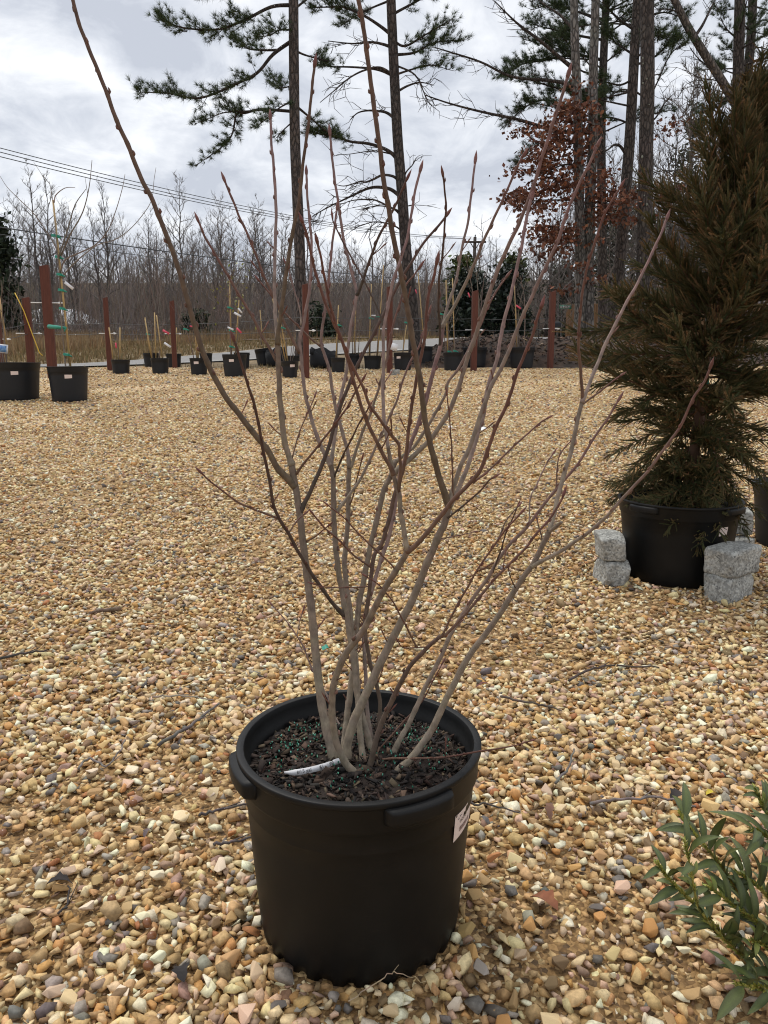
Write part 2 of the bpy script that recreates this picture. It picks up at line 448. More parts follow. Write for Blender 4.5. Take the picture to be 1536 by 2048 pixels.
# ================================================================== nursery pots
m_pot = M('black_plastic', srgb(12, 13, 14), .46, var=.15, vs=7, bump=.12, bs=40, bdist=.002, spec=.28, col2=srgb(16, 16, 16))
def scuff(m):
    N = m.node_tree.nodes; L = m.node_tree.links; b = N['Principled BSDF']; src = b.inputs['Base Color'].links[0].from_socket
    t = N.new('ShaderNodeTexCoord'); mp = N.new('ShaderNodeMapping'); mp.inputs['Scale'].default_value = (3, 3, 60); mp.inputs['Rotation'].default_value = (.5, .3, 0); L.new(t.outputs['Object'], mp.inputs[0])
    n1 = N.new('ShaderNodeTexNoise'); n1.inputs['Scale'].default_value = 9; n1.inputs['Detail'].default_value = 7; L.new(mp.outputs[0], n1.inputs['Vector'])
    n2 = N.new('ShaderNodeTexNoise'); n2.inputs['Scale'].default_value = 11; n2.inputs['Detail'].default_value = 6; L.new(t.outputs['Object'], n2.inputs['Vector'])
    r1 = N.new('ShaderNodeMapRange'); r1.inputs[1].default_value = .66; r1.inputs[2].default_value = .8; r1.inputs[4].default_value = .16; L.new(n1.outputs[0], r1.inputs[0])
    r2 = N.new('ShaderNodeMapRange'); r2.inputs[1].default_value = .45; r2.inputs[2].default_value = .8; r2.inputs[4].default_value = .05; L.new(n2.outputs[0], r2.inputs[0])
    ad = N.new('ShaderNodeMath'); ad.operation = 'ADD'; L.new(r1.outputs[0], ad.inputs[0]); L.new(r2.outputs[0], ad.inputs[1])
    mx = N.new('ShaderNodeMix'); mx.data_type = 'RGBA'; L.new(ad.outputs[0], mx.inputs['Factor']); L.new(src, mx.inputs['A']); mx.inputs['B'].default_value = (*srgb(92, 82, 70), 1); L.new(mx.outputs['Result'], b.inputs['Base Color'])
    rr = N.new('ShaderNodeMapRange'); rr.inputs[3].default_value = .38; rr.inputs[4].default_value = .62; L.new(n2.outputs[0], rr.inputs[0]); L.new(rr.outputs[0], b.inputs['Roughness'])
scuff(m_pot)
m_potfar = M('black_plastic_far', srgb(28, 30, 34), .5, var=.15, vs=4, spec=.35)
m_soil = M('potting_soil', srgb(40, 30, 24), .95, var=.4, vs=60, bump=.8, bs=90, bdist=.01)
m_chip = M('bark_chip', attr=True, rough=.9, var=.25, vs=80)
m_gran = M('fertiliser', attr=True, rough=.35, var=.1, vs=30)
m_label = M('sticker_paper', srgb(226, 208, 200), .6, var=.03, vs=30)
m_white = M('white_plastic', srgb(226, 226, 228), .45, var=.04, vs=20)
m_ink = M('ink', srgb(38, 34, 36), .7, var=.05)
m_inkb = M('brown_ink', srgb(120, 92, 88), .7, var=.05)

def pot_body(rim, base, h, n, collar, notch, depth):
    """outer wall, collar, rolled rim, inner wall; origin at the base"""
    mb = MB()
    def rad(z): return base + (rim * .955 - base) * (z / h) ** .9
    fl = h - collar
    prof = [(base * .55, .004), (base - .012, 0), (base - .003, .0), (base, .006), (rad(.022), .022), (rad(.04) + .001, .04)]
    for i in range(1, 9): z = .04 + (fl - .05) * i / 8; prof.append((rad(z) + .001, z))
    prof = [q for q in prof if q[1] < fl - .05] + ([(rad(fl - .042) + .001, fl - .042), (rad(fl - .040) + .0028, fl - .0395), (rad(fl - .036) + .0028, fl - .036)] if notch else [])
    prof += [(rad(fl) + .002, fl - .004), (rad(fl) + .006, fl), (rad(fl) + .009, fl + .006), (rim - .006, h - .016), (rim - .003, h - .011),
             (rim - .0005, h - .0095), (rim, h - .0085), (rim, h - .0016), (rim - .0007, h - .0004), (rim - .0016, h), (rim - .0125, h), (rim - .0135, h - .0005), (rim - .014, h - .0015), (rim - .0165, h - .012), (rim - .019, h - .03), (rim - .023, h - .034), (rim - .026, h - depth - .012)]
    def fn(r, z, a):
        if notch and z < .034 and r > base * .8:
            k = (a * notch / (2 * math.pi)) % 1
            if k < .42: r -= .011 * (1 - z / .034)
            if k < .42 and z < .012: z += .016
        r += .0012 * math.sin(3 * a + 1) * z / h
        return r, z
    mb.lathe(prof, n, fn=fn); return mb
def handle_mb(rim, h, az, half=.29, drop=.010, tall=.030, out=.0165):
    """a grip moulded on the collar: a curved wedge with a rounded lip"""
    mb = MB(); k = 14; prof_n = 7; o = 0
    for i in range(k + 1):
        t = i / k; a = az - half + 2 * half * t
        e = min(1, min(t, 1 - t) / .12); e = math.sqrt(max(0, 1 - (1 - e) ** 2))
        w = out * (.15 + .85 * e)
        sec = [(rim - .012, h - drop + .001), (rim - .004 + w * .8, h - drop - .0015), (rim - .004 + w * .97, h - drop - .004), (rim - .004 + w, h - drop - .008),
               (rim - .004 + w, h - drop - tall + .006), (rim - .004 + w * .9, h - drop - tall + .001), (rim - .014, h - drop - tall - .006)]
        for r, z in sec: mb.v.append(Vector((r * math.cos(a), r * math.sin(a), z))); mb.c.append((1, 1, 1))
    for i in range(k):
        for j in range(prof_n - 1):
            a = i * prof_n + j; mb.f.append((a, a + prof_n, a + prof_n + 1, a + 1))
    mb.f.append(tuple(range(prof_n))); mb.f.append(tuple(k * prof_n + j for j in reversed(range(prof_n))))
    return mb
def soil_mb(r, z, rg, n=40, rings=8, amp=.008):
    mb = MB(); mb.v.append(Vector((0, 0, z + amp))); mb.c.append((1, 1, 1))
    for i in range(1, rings + 1):
        for k in range(n):
            a = 2 * math.pi * k / n; rr = r * i / rings
            mb.v.append(Vector((rr * math.cos(a), rr * math.sin(a), z + amp * (1 - (i / rings) ** 2) + rg.uniform(-amp, amp) * .5))); mb.c.append((1, 1, 1))
    for k in range(n): mb.f.append((0, 1 + k, 1 + (k + 1) % n))
    for i in range(rings - 1):
        for k in range(n):
            a = 1 + i * n + k; b = 1 + i * n + (k + 1) % n; mb.f.append((a, a + n, b + n, b))
    return mb
def sticker(parent, rfun, az, zc, wa, hh, price=None):
    """paper label bent round the wall; rfun(z) gives the wall radius"""
    mb = MB(); k = 8
    for i in range(k + 1):
        a = az - wa + 2 * wa * i / k
        for j in (0, 1):
            z = zc - hh / 2 + hh * j - (.006 * (1 - i / k) if j == 0 else 0); r = rfun(z) + .0014
            mb.v.append(Vector((r * math.cos(a), r * math.sin(a), z))); mb.c.append((1, 1, 1))
    for i in range(k): mb.f.append((2 * i, 2 * i + 2, 2 * i + 3, 2 * i + 1))
    o = mb.build('price_sticker', m_label, parent)
    if price:
        r0 = rfun(zc) + .0026; tang = Vector((-math.sin(az), math.cos(az), 0)); up = Vector((0, 0, 1)); nrm = Vector((math.cos(az), math.sin(az), 0))
        def bars(name, mat, spec):
            mb = MB()
            for (u0, u1, w0, w1) in spec:
                vs = []
                for (u, w) in ((u0, w0), (u1, w0), (u1, w1), (u0, w1)):
                    aa = az + u * wa; z = zc + w * hh / 2; r = rfun(z) + .0022
                    vs.append(Vector((r * math.cos(aa), r * math.sin(aa), z)))
                mb.add(vs, [(0, 1, 2, 3)])
            return mb.build(name, mat, o)
        rg = random.Random(3)
        bars('header_print', m_ink, [(-.95, .95, .84, .98), (-.6, .75, .62, .70), (-.75, .85, .48, .56)])
        bc = []; u = -.55
        while u < .55:
            w = rg.choice((.012, .02, .035)); bc.append((u, u + w, -.72, -.32)); u += w + rg.choice((.012, .022))
        bars('barcode', m_inkb, bc)
        tm = text_mesh(price, 'price_print', .011, m_ink)
        for v in tm.vertices:
            x, y, z = v.co; aa = az + (x - .009) / rfun(zc); zz = zc + .004 + y; r = rfun(zz) + .0024
            v.co = (r * math.cos(aa), r * math.sin(aa), zz)
        put('price_print', tm, o)
    return o

# --- the big pot in front
SOILZ = .329
pot_xy = onplane(712, 1495, .371); POT = Vector((pot_xy.x + .004, 1.332, -.008))
PH, PRIM, PBASE = .379, .226, .186
add_foot(POT.x, POT.y, PBASE + .008)
pot = empty('nursery_pot', POT); tag(pot, 'large black plastic nursery pot in the foreground holding the bare many-stemmed shrub', 'plant pot')
pot_body(PRIM, PBASE, PH, 144, .058, 26, .045).build('pot_wall', m_pot, pot, True)
for az in (R(203), R(-61)): handle_mb(PRIM, PH, az).build('handle', m_pot, pot, True)
rg = random.Random(21)
so = soil_mb(PRIM - .024, PH - .047, rg).build('soil', m_soil, pot, True)
mb = MB()
chipcols = [srgb(50, 40, 33), srgb(34, 28, 24), srgb(72, 58, 47), srgb(27, 23, 21), srgb(96, 80, 64), srgb(58, 42, 32)]
for i in range(2000):
    r = (PRIM - .027) * math.sqrt(rg.random()); a = rg.uniform(0, 2 * math.pi); c = chipcols[min(5, int(rg.random() ** 1.25 * 6))]
    rot = Matrix.Rotation(rg.uniform(0, 6.28), 3, 'Z') @ Matrix.Rotation(rg.gauss(0, .45), 3, 'X') @ Matrix.Rotation(rg.gauss(0, .45), 3, 'Y')
    L_ = rg.uniform(.005, .018) * (1.7 if rg.random() < .1 else 1)
    mb.box((r * math.cos(a), r * math.sin(a), PH - .043 + .006 * (1 - (r / .2) ** 2) + rg.uniform(-.004, .006)), (L_, L_ * rg.uniform(.14, .5), rg.uniform(.0012, .003)), jitc(c, rg, .3), rot, L_ * .12, rg)
o = mb.build('bark_mulch', m_chip, pot); tag(o, kind='stuff')
mb = MB(); iv, if_ = ico(1); iv = [Vector(a) for a in iv]; if_ = [tuple(map(int, f)) for f in if_]
for i in range(300):
    cl = rg.choice([(-.10, -.02, .07), (-.06, .08, .06), (.09, .02, .05), (-.12, .05, .04), (.12, .07, .03), (0, 0, .18), (-.03, -.10, .08)])
    x, y = cl[0] + rg.gauss(0, cl[2]), cl[1] + rg.gauss(0, cl[2])
    if math.hypot(x, y) > .19: continue
    c = jitc(srgb(34, 120, 92) if rg.random() < .8 else srgb(90, 160, 140), rg, .25); s = rg.uniform(.0012, .0019)
    mb.add([Vector((x, y, PH - .034 + .004 * (1 - (x * x + y * y) / .04) + rg.uniform(-.003, .003))) + v * s for v in iv], if_, c)
o = mb.build('fertiliser_beads', m_gran, pot, True); tag(o, kind='stuff')
def wallr(z): return PBASE + (PRIM * .955 - PBASE) * (z / PH) ** .9 + .001
sticker(pot, wallr, R(-26), .276, R(11), .045, '169.99')

# ================================================================== the shrub in the pot
G0, G1 = srgb(150, 136, 116), srgb(134, 118, 98)
COLS = dict(b=(srgb(108, 95, 82), srgb(104, 83, 72)), g=(srgb(150, 137, 119), srgb(126, 110, 95)), o=(srgb(106, 91, 72), srgb(108, 84, 71)), r=(srgb(112, 87, 71), srgb(112, 76, 66)),
            d=(srgb(82, 71, 61), srgb(92, 67, 58)), p=(srgb(150, 134, 122), srgb(134, 104, 99)), gr=(srgb(146, 134, 117), srgb(122, 90, 82)))
m_bark = M('shrub_bark', attr=True, rough=.66, var=.34, vs=130, bump=.5, bs=240, bdist=.002, spec=.32, stretch=(1, 1, .45), detail=6)
# id, parent, outline in the photograph, half widths, how far the tip leans away, colour
BR = [
 ('S1', None, [(669,1519),(653,1458),(640,1386),(630,1295),(624,1230),(616,1165),(607,1095),(599,1026),(590,969),(582,926)], 11.5, 7.0, .10, 'g'),
 ('S1u', 'S1', [(583,930),(575,903),(569,885),(563,830),(559,790),(558,755),(556,715),(555,687)], 6.6, 5.4, -.02, 'g'),
 ('S1v', 'S1u', [(555,690),(557,660),(561,635),(571,557),(584,471),(597,406),(608,310),(616,256),(624,175),(629,133)], 4.8, 2.6, -.05, 'o'),
 ('S1w', 'S1u', [(556,692),(552,650),(550,614),(549,562),(550.5,484),(552,417),(547,330),(543,289),(541,238)], 4.2, 2.4, .14, 'p'),
 ('S1x', 'S1u', [(555,722),(550,716),(537,693),(522,669),(506,635),(485,601),(459,557),(433,513),(410,474),(397,443)], 3.4, 2.1, .05, 'r'),
 ('S1a', 'S1', [(591,974),(580,962),(555,936),(533,897),(506,865),(481,832),(457,802),(436,768),(415,726),(402,693),(384,633),(371,586),(350,516),(321,441),(302,394),(281,354),(255,288),(233,241),(215,190),(193,135),(175,91),(157,44),(146,0),(138,-50)], 7.0, 3.4, -.10, 'o'),
 ('S1b', 'S1', [(600,1026),(606,1012),(621,982),(640,939),(656,898),(670,846),(683,807),(698,769),(713,734),(737,687),(760,643),(797,567),(820,529),(850,482),(876,453),(892,432)], 5.0, 2.4, .10, 'd'),
 ('S1c', 'S1', [(592,948),(607,928),(640,887),(667,852),(692,818),(711,784),(724,762)], 2.9, 1.9, -.06, 'r'),
 ('S1d', 'S1', [(584,916),(593,884),(604,851),(618,821),(629,794)], 1.8, 1.2, .06, 'r'),
 ('S1e', 'S1', [(611,1084),(631,1073),(655,1053)], 1.9, 1.4, -.03, 'r'),
 ('S2', None, [(712,1549),(689,1523),(672,1481),(664,1425),(666,1377),(676,1341),(695,1302),(721,1269),(741,1233),(760,1194),(783,1155),(809,1114),(814,1096)], 8.5, 6.6, -.12, 'g'),
 ('S2l', 'S2', [(814,1098),(807,1057),(801,1021),(798,988),(790,960),(783,938)], 5.8, 5.0, 0, 'g'),
 ('S2a', 'S2l', [(787,950),(780,932),(765,907),(748,872),(732,839),(714,786),(688,693),(665,641),(644,586),(626,526),(616,477),(605,444)], 4.6, 2.5, -.08, 'r'),
 ('S2b', 'S2l', [(797,985),(801,940),(799,905),(797,888),(781,868),(762,842),(739,809),(725,772),(699,719),(675,656),(662,615),(652,570),(642,516),(635,486)], 3.9, 2.6, -.12, 'r'),
 ('S2s', 'S2l', [(784,940),(781,922),(776,892)], 4.6, 4.0, 0, 'g'),
 ('S8', 'S2l', [(784,942),(776,891),(768,838),(766,780),(767,728),(767,660),(776,615),(785,566),(800,522),(814,478),(823,426),(832,373),(840,343)], 4.4, 2.4, .10, 'p'),
 ('S2r', 'S2', [(812,1103),(830,1092),(856,1063),(882,1031),(908,998),(934,972),(957,946),(970,917),(980,887),(993,852),(1012,813),(1022,785),(1034,746),(1052,702),(1066,667),(1078,626),(1082,615)], 5.6, 2.8, -.10, 'r'),
 ('S2r1', 'S2r', [(946,966),(986,933),(1012,907),(1051,871),(1081,845),(1094,837)], 2.4, 1.6, .04, 'r'),
 ('S2r2', 'S2r', [(896,1036),(934,1005),(960,982),(977,962),(985,956)], 2.4, 1.8, -.04, 'd'),
 ('S3', None, [(692,1522),(695,1487),(708,1442),(721,1412),(741,1370),(760,1328),(783,1282),(806,1237),(829,1191),(848,1142),(864,1104),(880,1066),(889,1047),(898,1010)], 11.0, 7.6, .02, 'g'),
 ('S3l', 'S3', [(899,1014),(892,995),(879,956),(866,910),(856,868),(848,826),(841,763),(833,722),(823,664),(813,605),(803,552),(794,508),(785,467),(776,408),(767,361),(760,297),(753,250),(747,205),(733,100),(724,36),(717,0),(711,-50)], 6.8, 4.0, -.14, 'o'),
 ('S3r', 'S3', [(897,1016),(902,995),(911,962),(924,926),(941,891),(957,842),(970,806),(984,769),(1002,737),(1019,699),(1043,637),(1060,602),(1081,555),(1101,514),(1119,473),(1132,431),(1156,373),(1181,323),(1194,293)], 5.6, 2.6, .04, 'gr'),
 ('S3q', 'S3', [(899,1012),(914,984),(934,936),(950,887),(958,858),(967,829),(976,772),(993,722),(1005,655),(1022,590),(1031,547),(1043,494),(1053,435),(1062,398)], 5.2, 3.0, .16, 'p'),
 ('S3m', 'S3', [(906,992),(905,950),(903,890),(899,835),(894,790)], 2.2, 1.4, -.05, 'r'),
 ('S3n', 'S3', [(877,1078),(905,1073),(930,1068),(948,1064)], 1.5, 1.0, .06, 'r'),
 ('S4', None, [(689,1496),(692,1455),(695,1425),(702,1370),(708,1321),(713,1256),(718,1207),(728,1158),(742,1086),(755,1034),(767,982),(780,955),(791,922)], 7.6, 5.4, .16, 'g'),
 ('X', 'S4', [(782,953),(800,935),(820,918),(856,884),(876,858),(895,829),(908,800),(923,757),(937,708),(943,695),(972,607),(993,546),(1013,499),(1037,449),(1057,399),(1069,367),(1084,314),(1098,273),(1104,250),(1119,207),(1135,154)], 5.6, 3.0, -.02, 'gr'),
 ('Z', 'S4', [(791,924),(817,903),(830,891),(850,861),(869,829),(892,786),(897,763),(917,737),(937,699),(949,673),(961,649),(981,602),(999,573),(1012,555)], 4.0, 2.0, .06, 'gr'),
 ('S5', None, [(744,1490),(739,1452),(733,1406),(731,1341),(728,1295),(728,1255),(734,1214),(742,1187),(760,1126),(778,1073),(788,1021),(794,982),(802,940),(817,900),(830,865),(843,829),(855,790),(867,740),(879,699),(887,650)], 4.4, 4.4, .20, 'p'),
 ('Y1', 'S5', [(885,658),(896,608),(908,576),(917,535),(926,485),(935,450),(943,385),(950,325)], 3.8, 2.3, .06, 'p'),
 ('Y2', 'S5', [(886,652),(892,641),(914,602),(935,558),(952,520),(967,482),(984,445),(1000,411),(1016,377),(1030,342),(1045,314)], 4.0, 2.2, -.06, 'gr'),
 ('Y3', 'S5', [(880,694),(880,660),(877,608),(879,550),(885,511),(889,455),(892,414),(889,376),(886,352)], 3.0, 2.0, -.12, 'd'),
 ('S6', None, [(745,1507),(734,1468),(725,1432),(715,1393),(711,1355),(706,1310),(701,1280),(695,1243),(689,1214),(682,1172),(678,1149),(672,1102),(668,1040),(666,958),(661,926)], 7.6, 5.4, .12, 'g'),
 ('S6l', 'S6', [(662,932),(651,911),(634,873),(620,826),(609,780),(603,719),(600,690),(602,668),(608,644),(613,614),(621,562),(623,484),(618,432),(614,380),(613,348)], 4.6, 2.2, .10, 'p'),
 ('S6m', 'S6', [(662,932),(664,911),(670,870),(675,835),(681,795),(693,743),(696,699),(701,655),(710,611),(713,582),(707,558),(696,515),(688,484),(675,396),(667,341),(660,270)], 4.2, 2.3, .16, 'p'),
 ('S6n', 'S6m', [(712,590),(718,583),(735,533),(753,484),(770,449),(788,417),(802,385),(813,360)], 3.2, 2.0, -.06, 'd'),
 ('S6t', 'S6l', [(602,650),(600,620),(589,583),(580,549),(573,530)], 2.0, 1.4, .02, 'p'),
 ('S6k', 'S6l', [(600,706),(584,677),(566,638),(553,604),(532,562),(517,523),(496,471),(478,432),(471,414),(450,363)], 3.2, 2.1, .06, 'r'),
 ('S6j', 'S6', [(668,956),(683,917),(700,884),(719,846),(737,816)], 2.4, 1.7, -.06, 'd'),
 ('S6i', 'S6', [(673,1024),(694,996),(716,966),(735,930),(752,892),(763,870),(776,840),(794,800),(806,760),(820,725),(838,693),(850,655),(858,627)], 3.4, 1.9, .06, 'gr'),
 ('S6h', 'S6', [(689,1232),(669,1211),(650,1185),(630,1157),(612,1129),(593,1097),(577,1067),(560,1040),(549,1017),(544,993),(536,944),(528,911),(521,870),(514,832),(507,804),(498,776),(488,745),(478,711),(468,680)], 4.4, 2.8, -.18, 'd'),
 ('S6g', 'S6h', [(558,1038),(528,1026),(506,1018),(481,1007),(457,991),(435,974),(415,958),(404,947)], 2.8, 1.9, -.05, 'r'),
 ('S6f', 'S6h', [(577,1066),(593,1043),(608,1029)], 1.9, 1.3, .03, 'r'),
 ('S6e', 'S6h', [(549,1018),(541,1011)], 3.0, 2.6, 0, 'd'),
 ('S7', None, [(726,1520),(721,1474),(716,1400),(714,1350),(708,1290),(700,1220),(692,1165),(689,1122),(694,1067),(697,1012),(697,971),(699,932)], 7.0, 5.0, .22, 'g'),
 ('S7l', 'S7', [(699,936),(694,897),(683,859),(672,818),(664,778),(660,745),(649,708),(642,688),(644,661),(649,627),(657,562),(665,484),(674,418)], 4.2, 2.2, .05, 'p'),
 ('S7t', 'S7l', [(641,692),(621,677),(592,648),(566,622),(545,594),(519,562)], 2.3, 1.6, .04, 'r'),
 ('S7r', 'S7', [(699,936),(705,926),(716,889),(727,859),(738,835),(750,800),(761,765),(773,720),(779,690),(785,655),(800,605),(812,570),(829,549),(838,536)], 3.8, 1.9, -.02, 'gr'),
 ('S7x', 'S8', [(767,652),(760,629),(743,591),(722,550),(693,497),(669,450),(665,436)], 2.2, 1.5, .03, 'd'),
 ('S7e', 'S7', [(699,1012),(708,985),(716,949),(724,918)], 1.8, 1.3, -.06, 'r'),
 ('S9', None, [(750,1490),(755,1468),(760,1409),(754,1373),(741,1328),(732,1279),(731,1246),(736,1201),(742,1155),(748,1113),(763,1088),(777,1044),(787,999),(794,975)], 4.4, 4.6, -.02, 'b'),
 ('S9c', 'S9', [(793,978),(801,956),(811,917),(820,835),(829,781),(838,731),(850,673),(855,602),(867,555),(873,527)], 4.2, 2.8, -.06, 'r'),
 ('S9a', 'S9', [(744,1136),(708,1111),(681,1083),(653,1059),(637,1042),(626,1028)], 2.4, 1.8, -.08, 'r'),
 ('S9b', 'S2', [(788,1150),(787,1134),(757,1105),(722,1072),(689,1037),(657,1011)], 2.2, 1.3, -.05, 'r'),
 ('S9h', 'S9', [(741,1172),(708,1175),(663,1175),(640,1172),(627,1168)], 1.9, 1.2, -.04, 'r'),
 ('S10', None, [(739,1536),(747,1503),(760,1455),(783,1403),(799,1370),(819,1334),(842,1308),(858,1292),(881,1272)], 7.0, 4.6, -.06, 'b'),
 ('S10u', 'S10', [(879,1274),(887,1266),(904,1230),(926,1190),(941,1164),(960,1131),(983,1099),(1006,1066),(1025,1044),(1040,1028)], 2.9, 2.0, -.04, 'r'),
 ('S10r', 'S10', [(877,1275),(891,1269),(917,1243),(943,1214),(968,1183),(993,1154),(1025,1122),(1051,1096),(1074,1066),(1100,1037),(1120,1005),(1126,992)], 3.4, 2.4, .03, 'r'),
 ('S10a', 'S10', [(855,1294),(835,1295),(806,1295),(796,1283)], 1.8, 1.2, -.05, 'r'),
 ('S10b', 'S10a', [(834,1295),(819,1266),(802,1233),(786,1204),(760,1172),(733,1153)], 2.2, 1.4, -.07, 'r'),
 ('S10d', 'S10u', [(985,1097),(1000,1070),(1013,1040),(1035,1014)], 1.7, 1.3, .04, 'd'),
 ('S11', None, [(783,1513),(799,1481),(819,1445),(838,1403),(858,1360),(881,1315),(900,1272),(920,1237),(947,1195),(975,1157),(999,1116),(1025,1083),(1055,1053),(1084,1014),(1110,982),(1136,952),(1162,919),(1185,880),(1214,839),(1236,802)], 6.4, 2.2, .10, 'gr'),
 ('S11a', 'S11', [(1058,1048),(1061,995),(1074,969),(1090,933),(1105,909)], 1.9, 1.5, .05, 'p'),
 ('S11b', 'S11', [(1112,978),(1114,945),(1117,917),(1126,900),(1141,883)], 1.9, 1.3, .04, 'r'),
 ('S11c', 'S11', [(985,1145),(999,1109),(1012,1066),(1025,1037),(1035,1013)], 2.0, 1.4, -.04, 'd'),
 ('S12', None, [(799,1540),(819,1520),(845,1487),(868,1451),(887,1409),(907,1370),(936,1315),(968,1272),(998,1230),(1019,1197),(1042,1161),(1064,1131),(1077,1108),(1087,1086),(1100,1060)], 8.6, 5.6, .02, 'g'),
 ('S12r', 'S12', [(1062,1134),(1077,1125),(1117,1105),(1156,1079),(1175,1066),(1214,1032),(1253,988),(1297,941),(1331,894),(1355,862),(1370,834),(1387,795),(1407,767),(1420,736)], 4.4, 2.4, -.14, 'gr'),
 ('S12u', 'S12', [(1099,1062),(1107,1034),(1117,988),(1130,943),(1143,900),(1152,855),(1165,800)], 5.0, 4.4, .08, 'g'),
 ('S12s', 'S12', [(1098,1064),(1112,1053),(1123,1044)], 4.4, 3.6, -.02, 'g'),
 ('S12v', 'S12u', [(1165,803),(1164,777),(1159,714),(1157,675),(1164,592),(1175,532),(1193,475),(1209,428),(1240,375)], 3.6, 2.0, -.08, 'r'),
 ('S12w', 'S12u', [(1164,806),(1177,772),(1198,720),(1214,681),(1232,647),(1250,610),(1271,574),(1292,532),(1310,493),(1323,465),(1333,438)], 4.2, 2.4, .10, 'p'),
 ('S12x', 'S12u', [(1163,810),(1173,803),(1201,782),(1222,765),(1240,752)], 2.0, 1.5, .02, 'r'),
 ('S12y', 'S12', [(1033,1180),(1022,1158),(1017,1138)], 1.7, 1.2, -.03, 'd'),
 ('S12z', 'S12', [(1084,1096),(1083,1075),(1074,1038)], 1.7, 1.3, .03, 'd'),
 ('S13', None, [(751,1521),(786,1517),(825,1517),(868,1516),(907,1512),(956,1503),(985,1499),(1025,1492),(1060,1482)], 2.9, 1.6, -.17, 'r'),
 ('S14', None, [(757,1500),(783,1471),(812,1438),(842,1406),(858,1377),(884,1328)], 2.3, 1.2, .04, 'r'),
 ('S15', None, [(686,1462),(669,1432),(653,1390),(627,1344),(607,1295),(588,1263),(565,1233),(546,1212)], 2.7, 1.2, .10, 'p'),
 ('S15a', 'S15', [(594,1272),(600,1240),(606,1222)], 1.3, .9, .02, 'p'),
]
TRUTHY = {b[0]: b for b in BR}
shrub = empty('bare_shrub', (POT.x, POT.y, SOILZ)); tag(shrub, 'leafless multi-stemmed shrub with grey stems and red buds in the foreground pot', 'shrub')
PATH = {}
rg = random.Random(5)
for bid, par, px, r0, r1, dy, ck in BR:
    n = len(px); arc = [0]
    for i in range(1, n): arc.append(arc[-1] + math.dist(px[i], px[i - 1]))
    if par is None:
        b = onplane(px[0][0], px[0][1], SOILZ if bid not in ('S15',) else SOILZ); y0 = b.y
    else:
        pp = PATH[par]; y0 = min(pp, key=lambda q: (q[0] - px[0][0]) ** 2 + (q[1] - px[0][1]) ** 2)[2]
    ex = 1.0
    pts3 = []; tbl = []
    cr2 = catmull([(a, b, 0) for a, b in px], 5)
    tot = sum((cr2[i] - cr2[i - 1]).length for i in range(1, len(cr2))); acc = 0
    rad, cols = [], []
    c0, c1 = COLS[ck]; main = par is None
    for i, q in enumerate(cr2):
        if i: acc += (q - cr2[i - 1]).length
        t = acc / tot; y = y0 + dy * t ** ex
        tbl.append((q.x, q.y, y)); p = P(q.x, q.y, y)
        wob = .35 * math.sin(acc * .11 + r0 * 7) * (0 if i in (0, len(cr2) - 1) else 1)
        p = P(q.x + wob, q.y, y); pts3.append(p)
        rp = r0 + (r1 - r0) * t ** .8
        node = 1 + .16 * max(0, math.cos(acc * 2 * math.pi / 52 + r0)) ** 12
        if main and t < .06: node *= 1 + .25 * (1 - t / .06)
        if par and t < .05 and tot > 120: node *= 1 + .35 * (1 - t / .05)
        rad.append(rp * node * y / FPX * .93)
        c = lerpc(c0, c1, min(1, t * 1.25)); k_ = (.97 - .15 * min(1, t * 1.5) if main else .84) + .14 * math.sin(acc * .23 + r0 * 3) * rg.random(); cols.append(jitc(tuple(v * k_ for v in c), rg, .10))
    PATH[bid] = tbl
    mb = MB()
    if main:                     # let the foot run on below the mulch
        d0 = (pts3[0] - pts3[1]).normalized(); pts3.insert(0, pts3[0] + d0 * .03); rad.insert(0, rad[0] * 1.05); cols.insert(0, cols[0])
    mb.tube(pts3, rad, 9 if r0 > 4 else 6, cols)
    # side buds, alternating, pressed to the shoot
    if tot > 90 and bid not in ('S1', 'S3', 'S12'):
        acc = 0; nxt = tot * .22 + rg.uniform(0, 30); side = 1
        for i in range(2, len(pts3) - 2):
            acc += (pts3[i] - pts3[i - 1]).length * FPX / pts3[i].y
            if acc > nxt and acc < tot - 18:
                nxt = acc + rg.uniform(34, 60); side = -side
                t = (pts3[i + 1] - pts3[i - 1]).normalized(); sd = t.cross(Vector((0, 1, .2))).normalized() * side
                sd = (Matrix.Rotation(rg.uniform(-.9, .9), 3, t) @ sd)
                L_ = rg.uniform(9, 15) * pts3[i].y / FPX; w = rad[i] * .55 + .0005
                a = pts3[i] + sd * rad[i] * .6
                bc = jitc(lerpc(COLS['r'][1], cols[i], .35), rg, .15)
                mb.tube([a, a + t * L_ * .35 + sd * w * 1.0, a + t * L_ * .7 + sd * w * 1.15, a + t * L_ + sd * w * .9], [w * .5, w * .95, w * .6, w * .08], 5, bc)
    if tot > 240:                # fine spur twigs
        for q in range(1 if par else 2):
            i = rg.randint(len(pts3) // 5, len(pts3) // 2); t = (pts3[i + 1] - pts3[i - 1]).normalized(); sd = Vector((rg.choice((-1, 1)) * rg.uniform(.5, 1), rg.uniform(-1, 1), rg.uniform(-.1, .4)))
            a = pts3[i]; l = rg.uniform(.012, .05); e = a + (t * .8 + sd * .8).normalized() * l; wq = .0011
            mb.tube([a, a.lerp(e, .5) + Vector((0, 0, -.001)), a.lerp(e, .8), e], [wq, wq * .9, wq * 1.5, wq * .1], 5, jitc(COLS['r'][1], rg, .2))
    kind = 'stem' if main else 'branch'
    bo = mb.build(kind, m_bark, shrub, True, world=True)
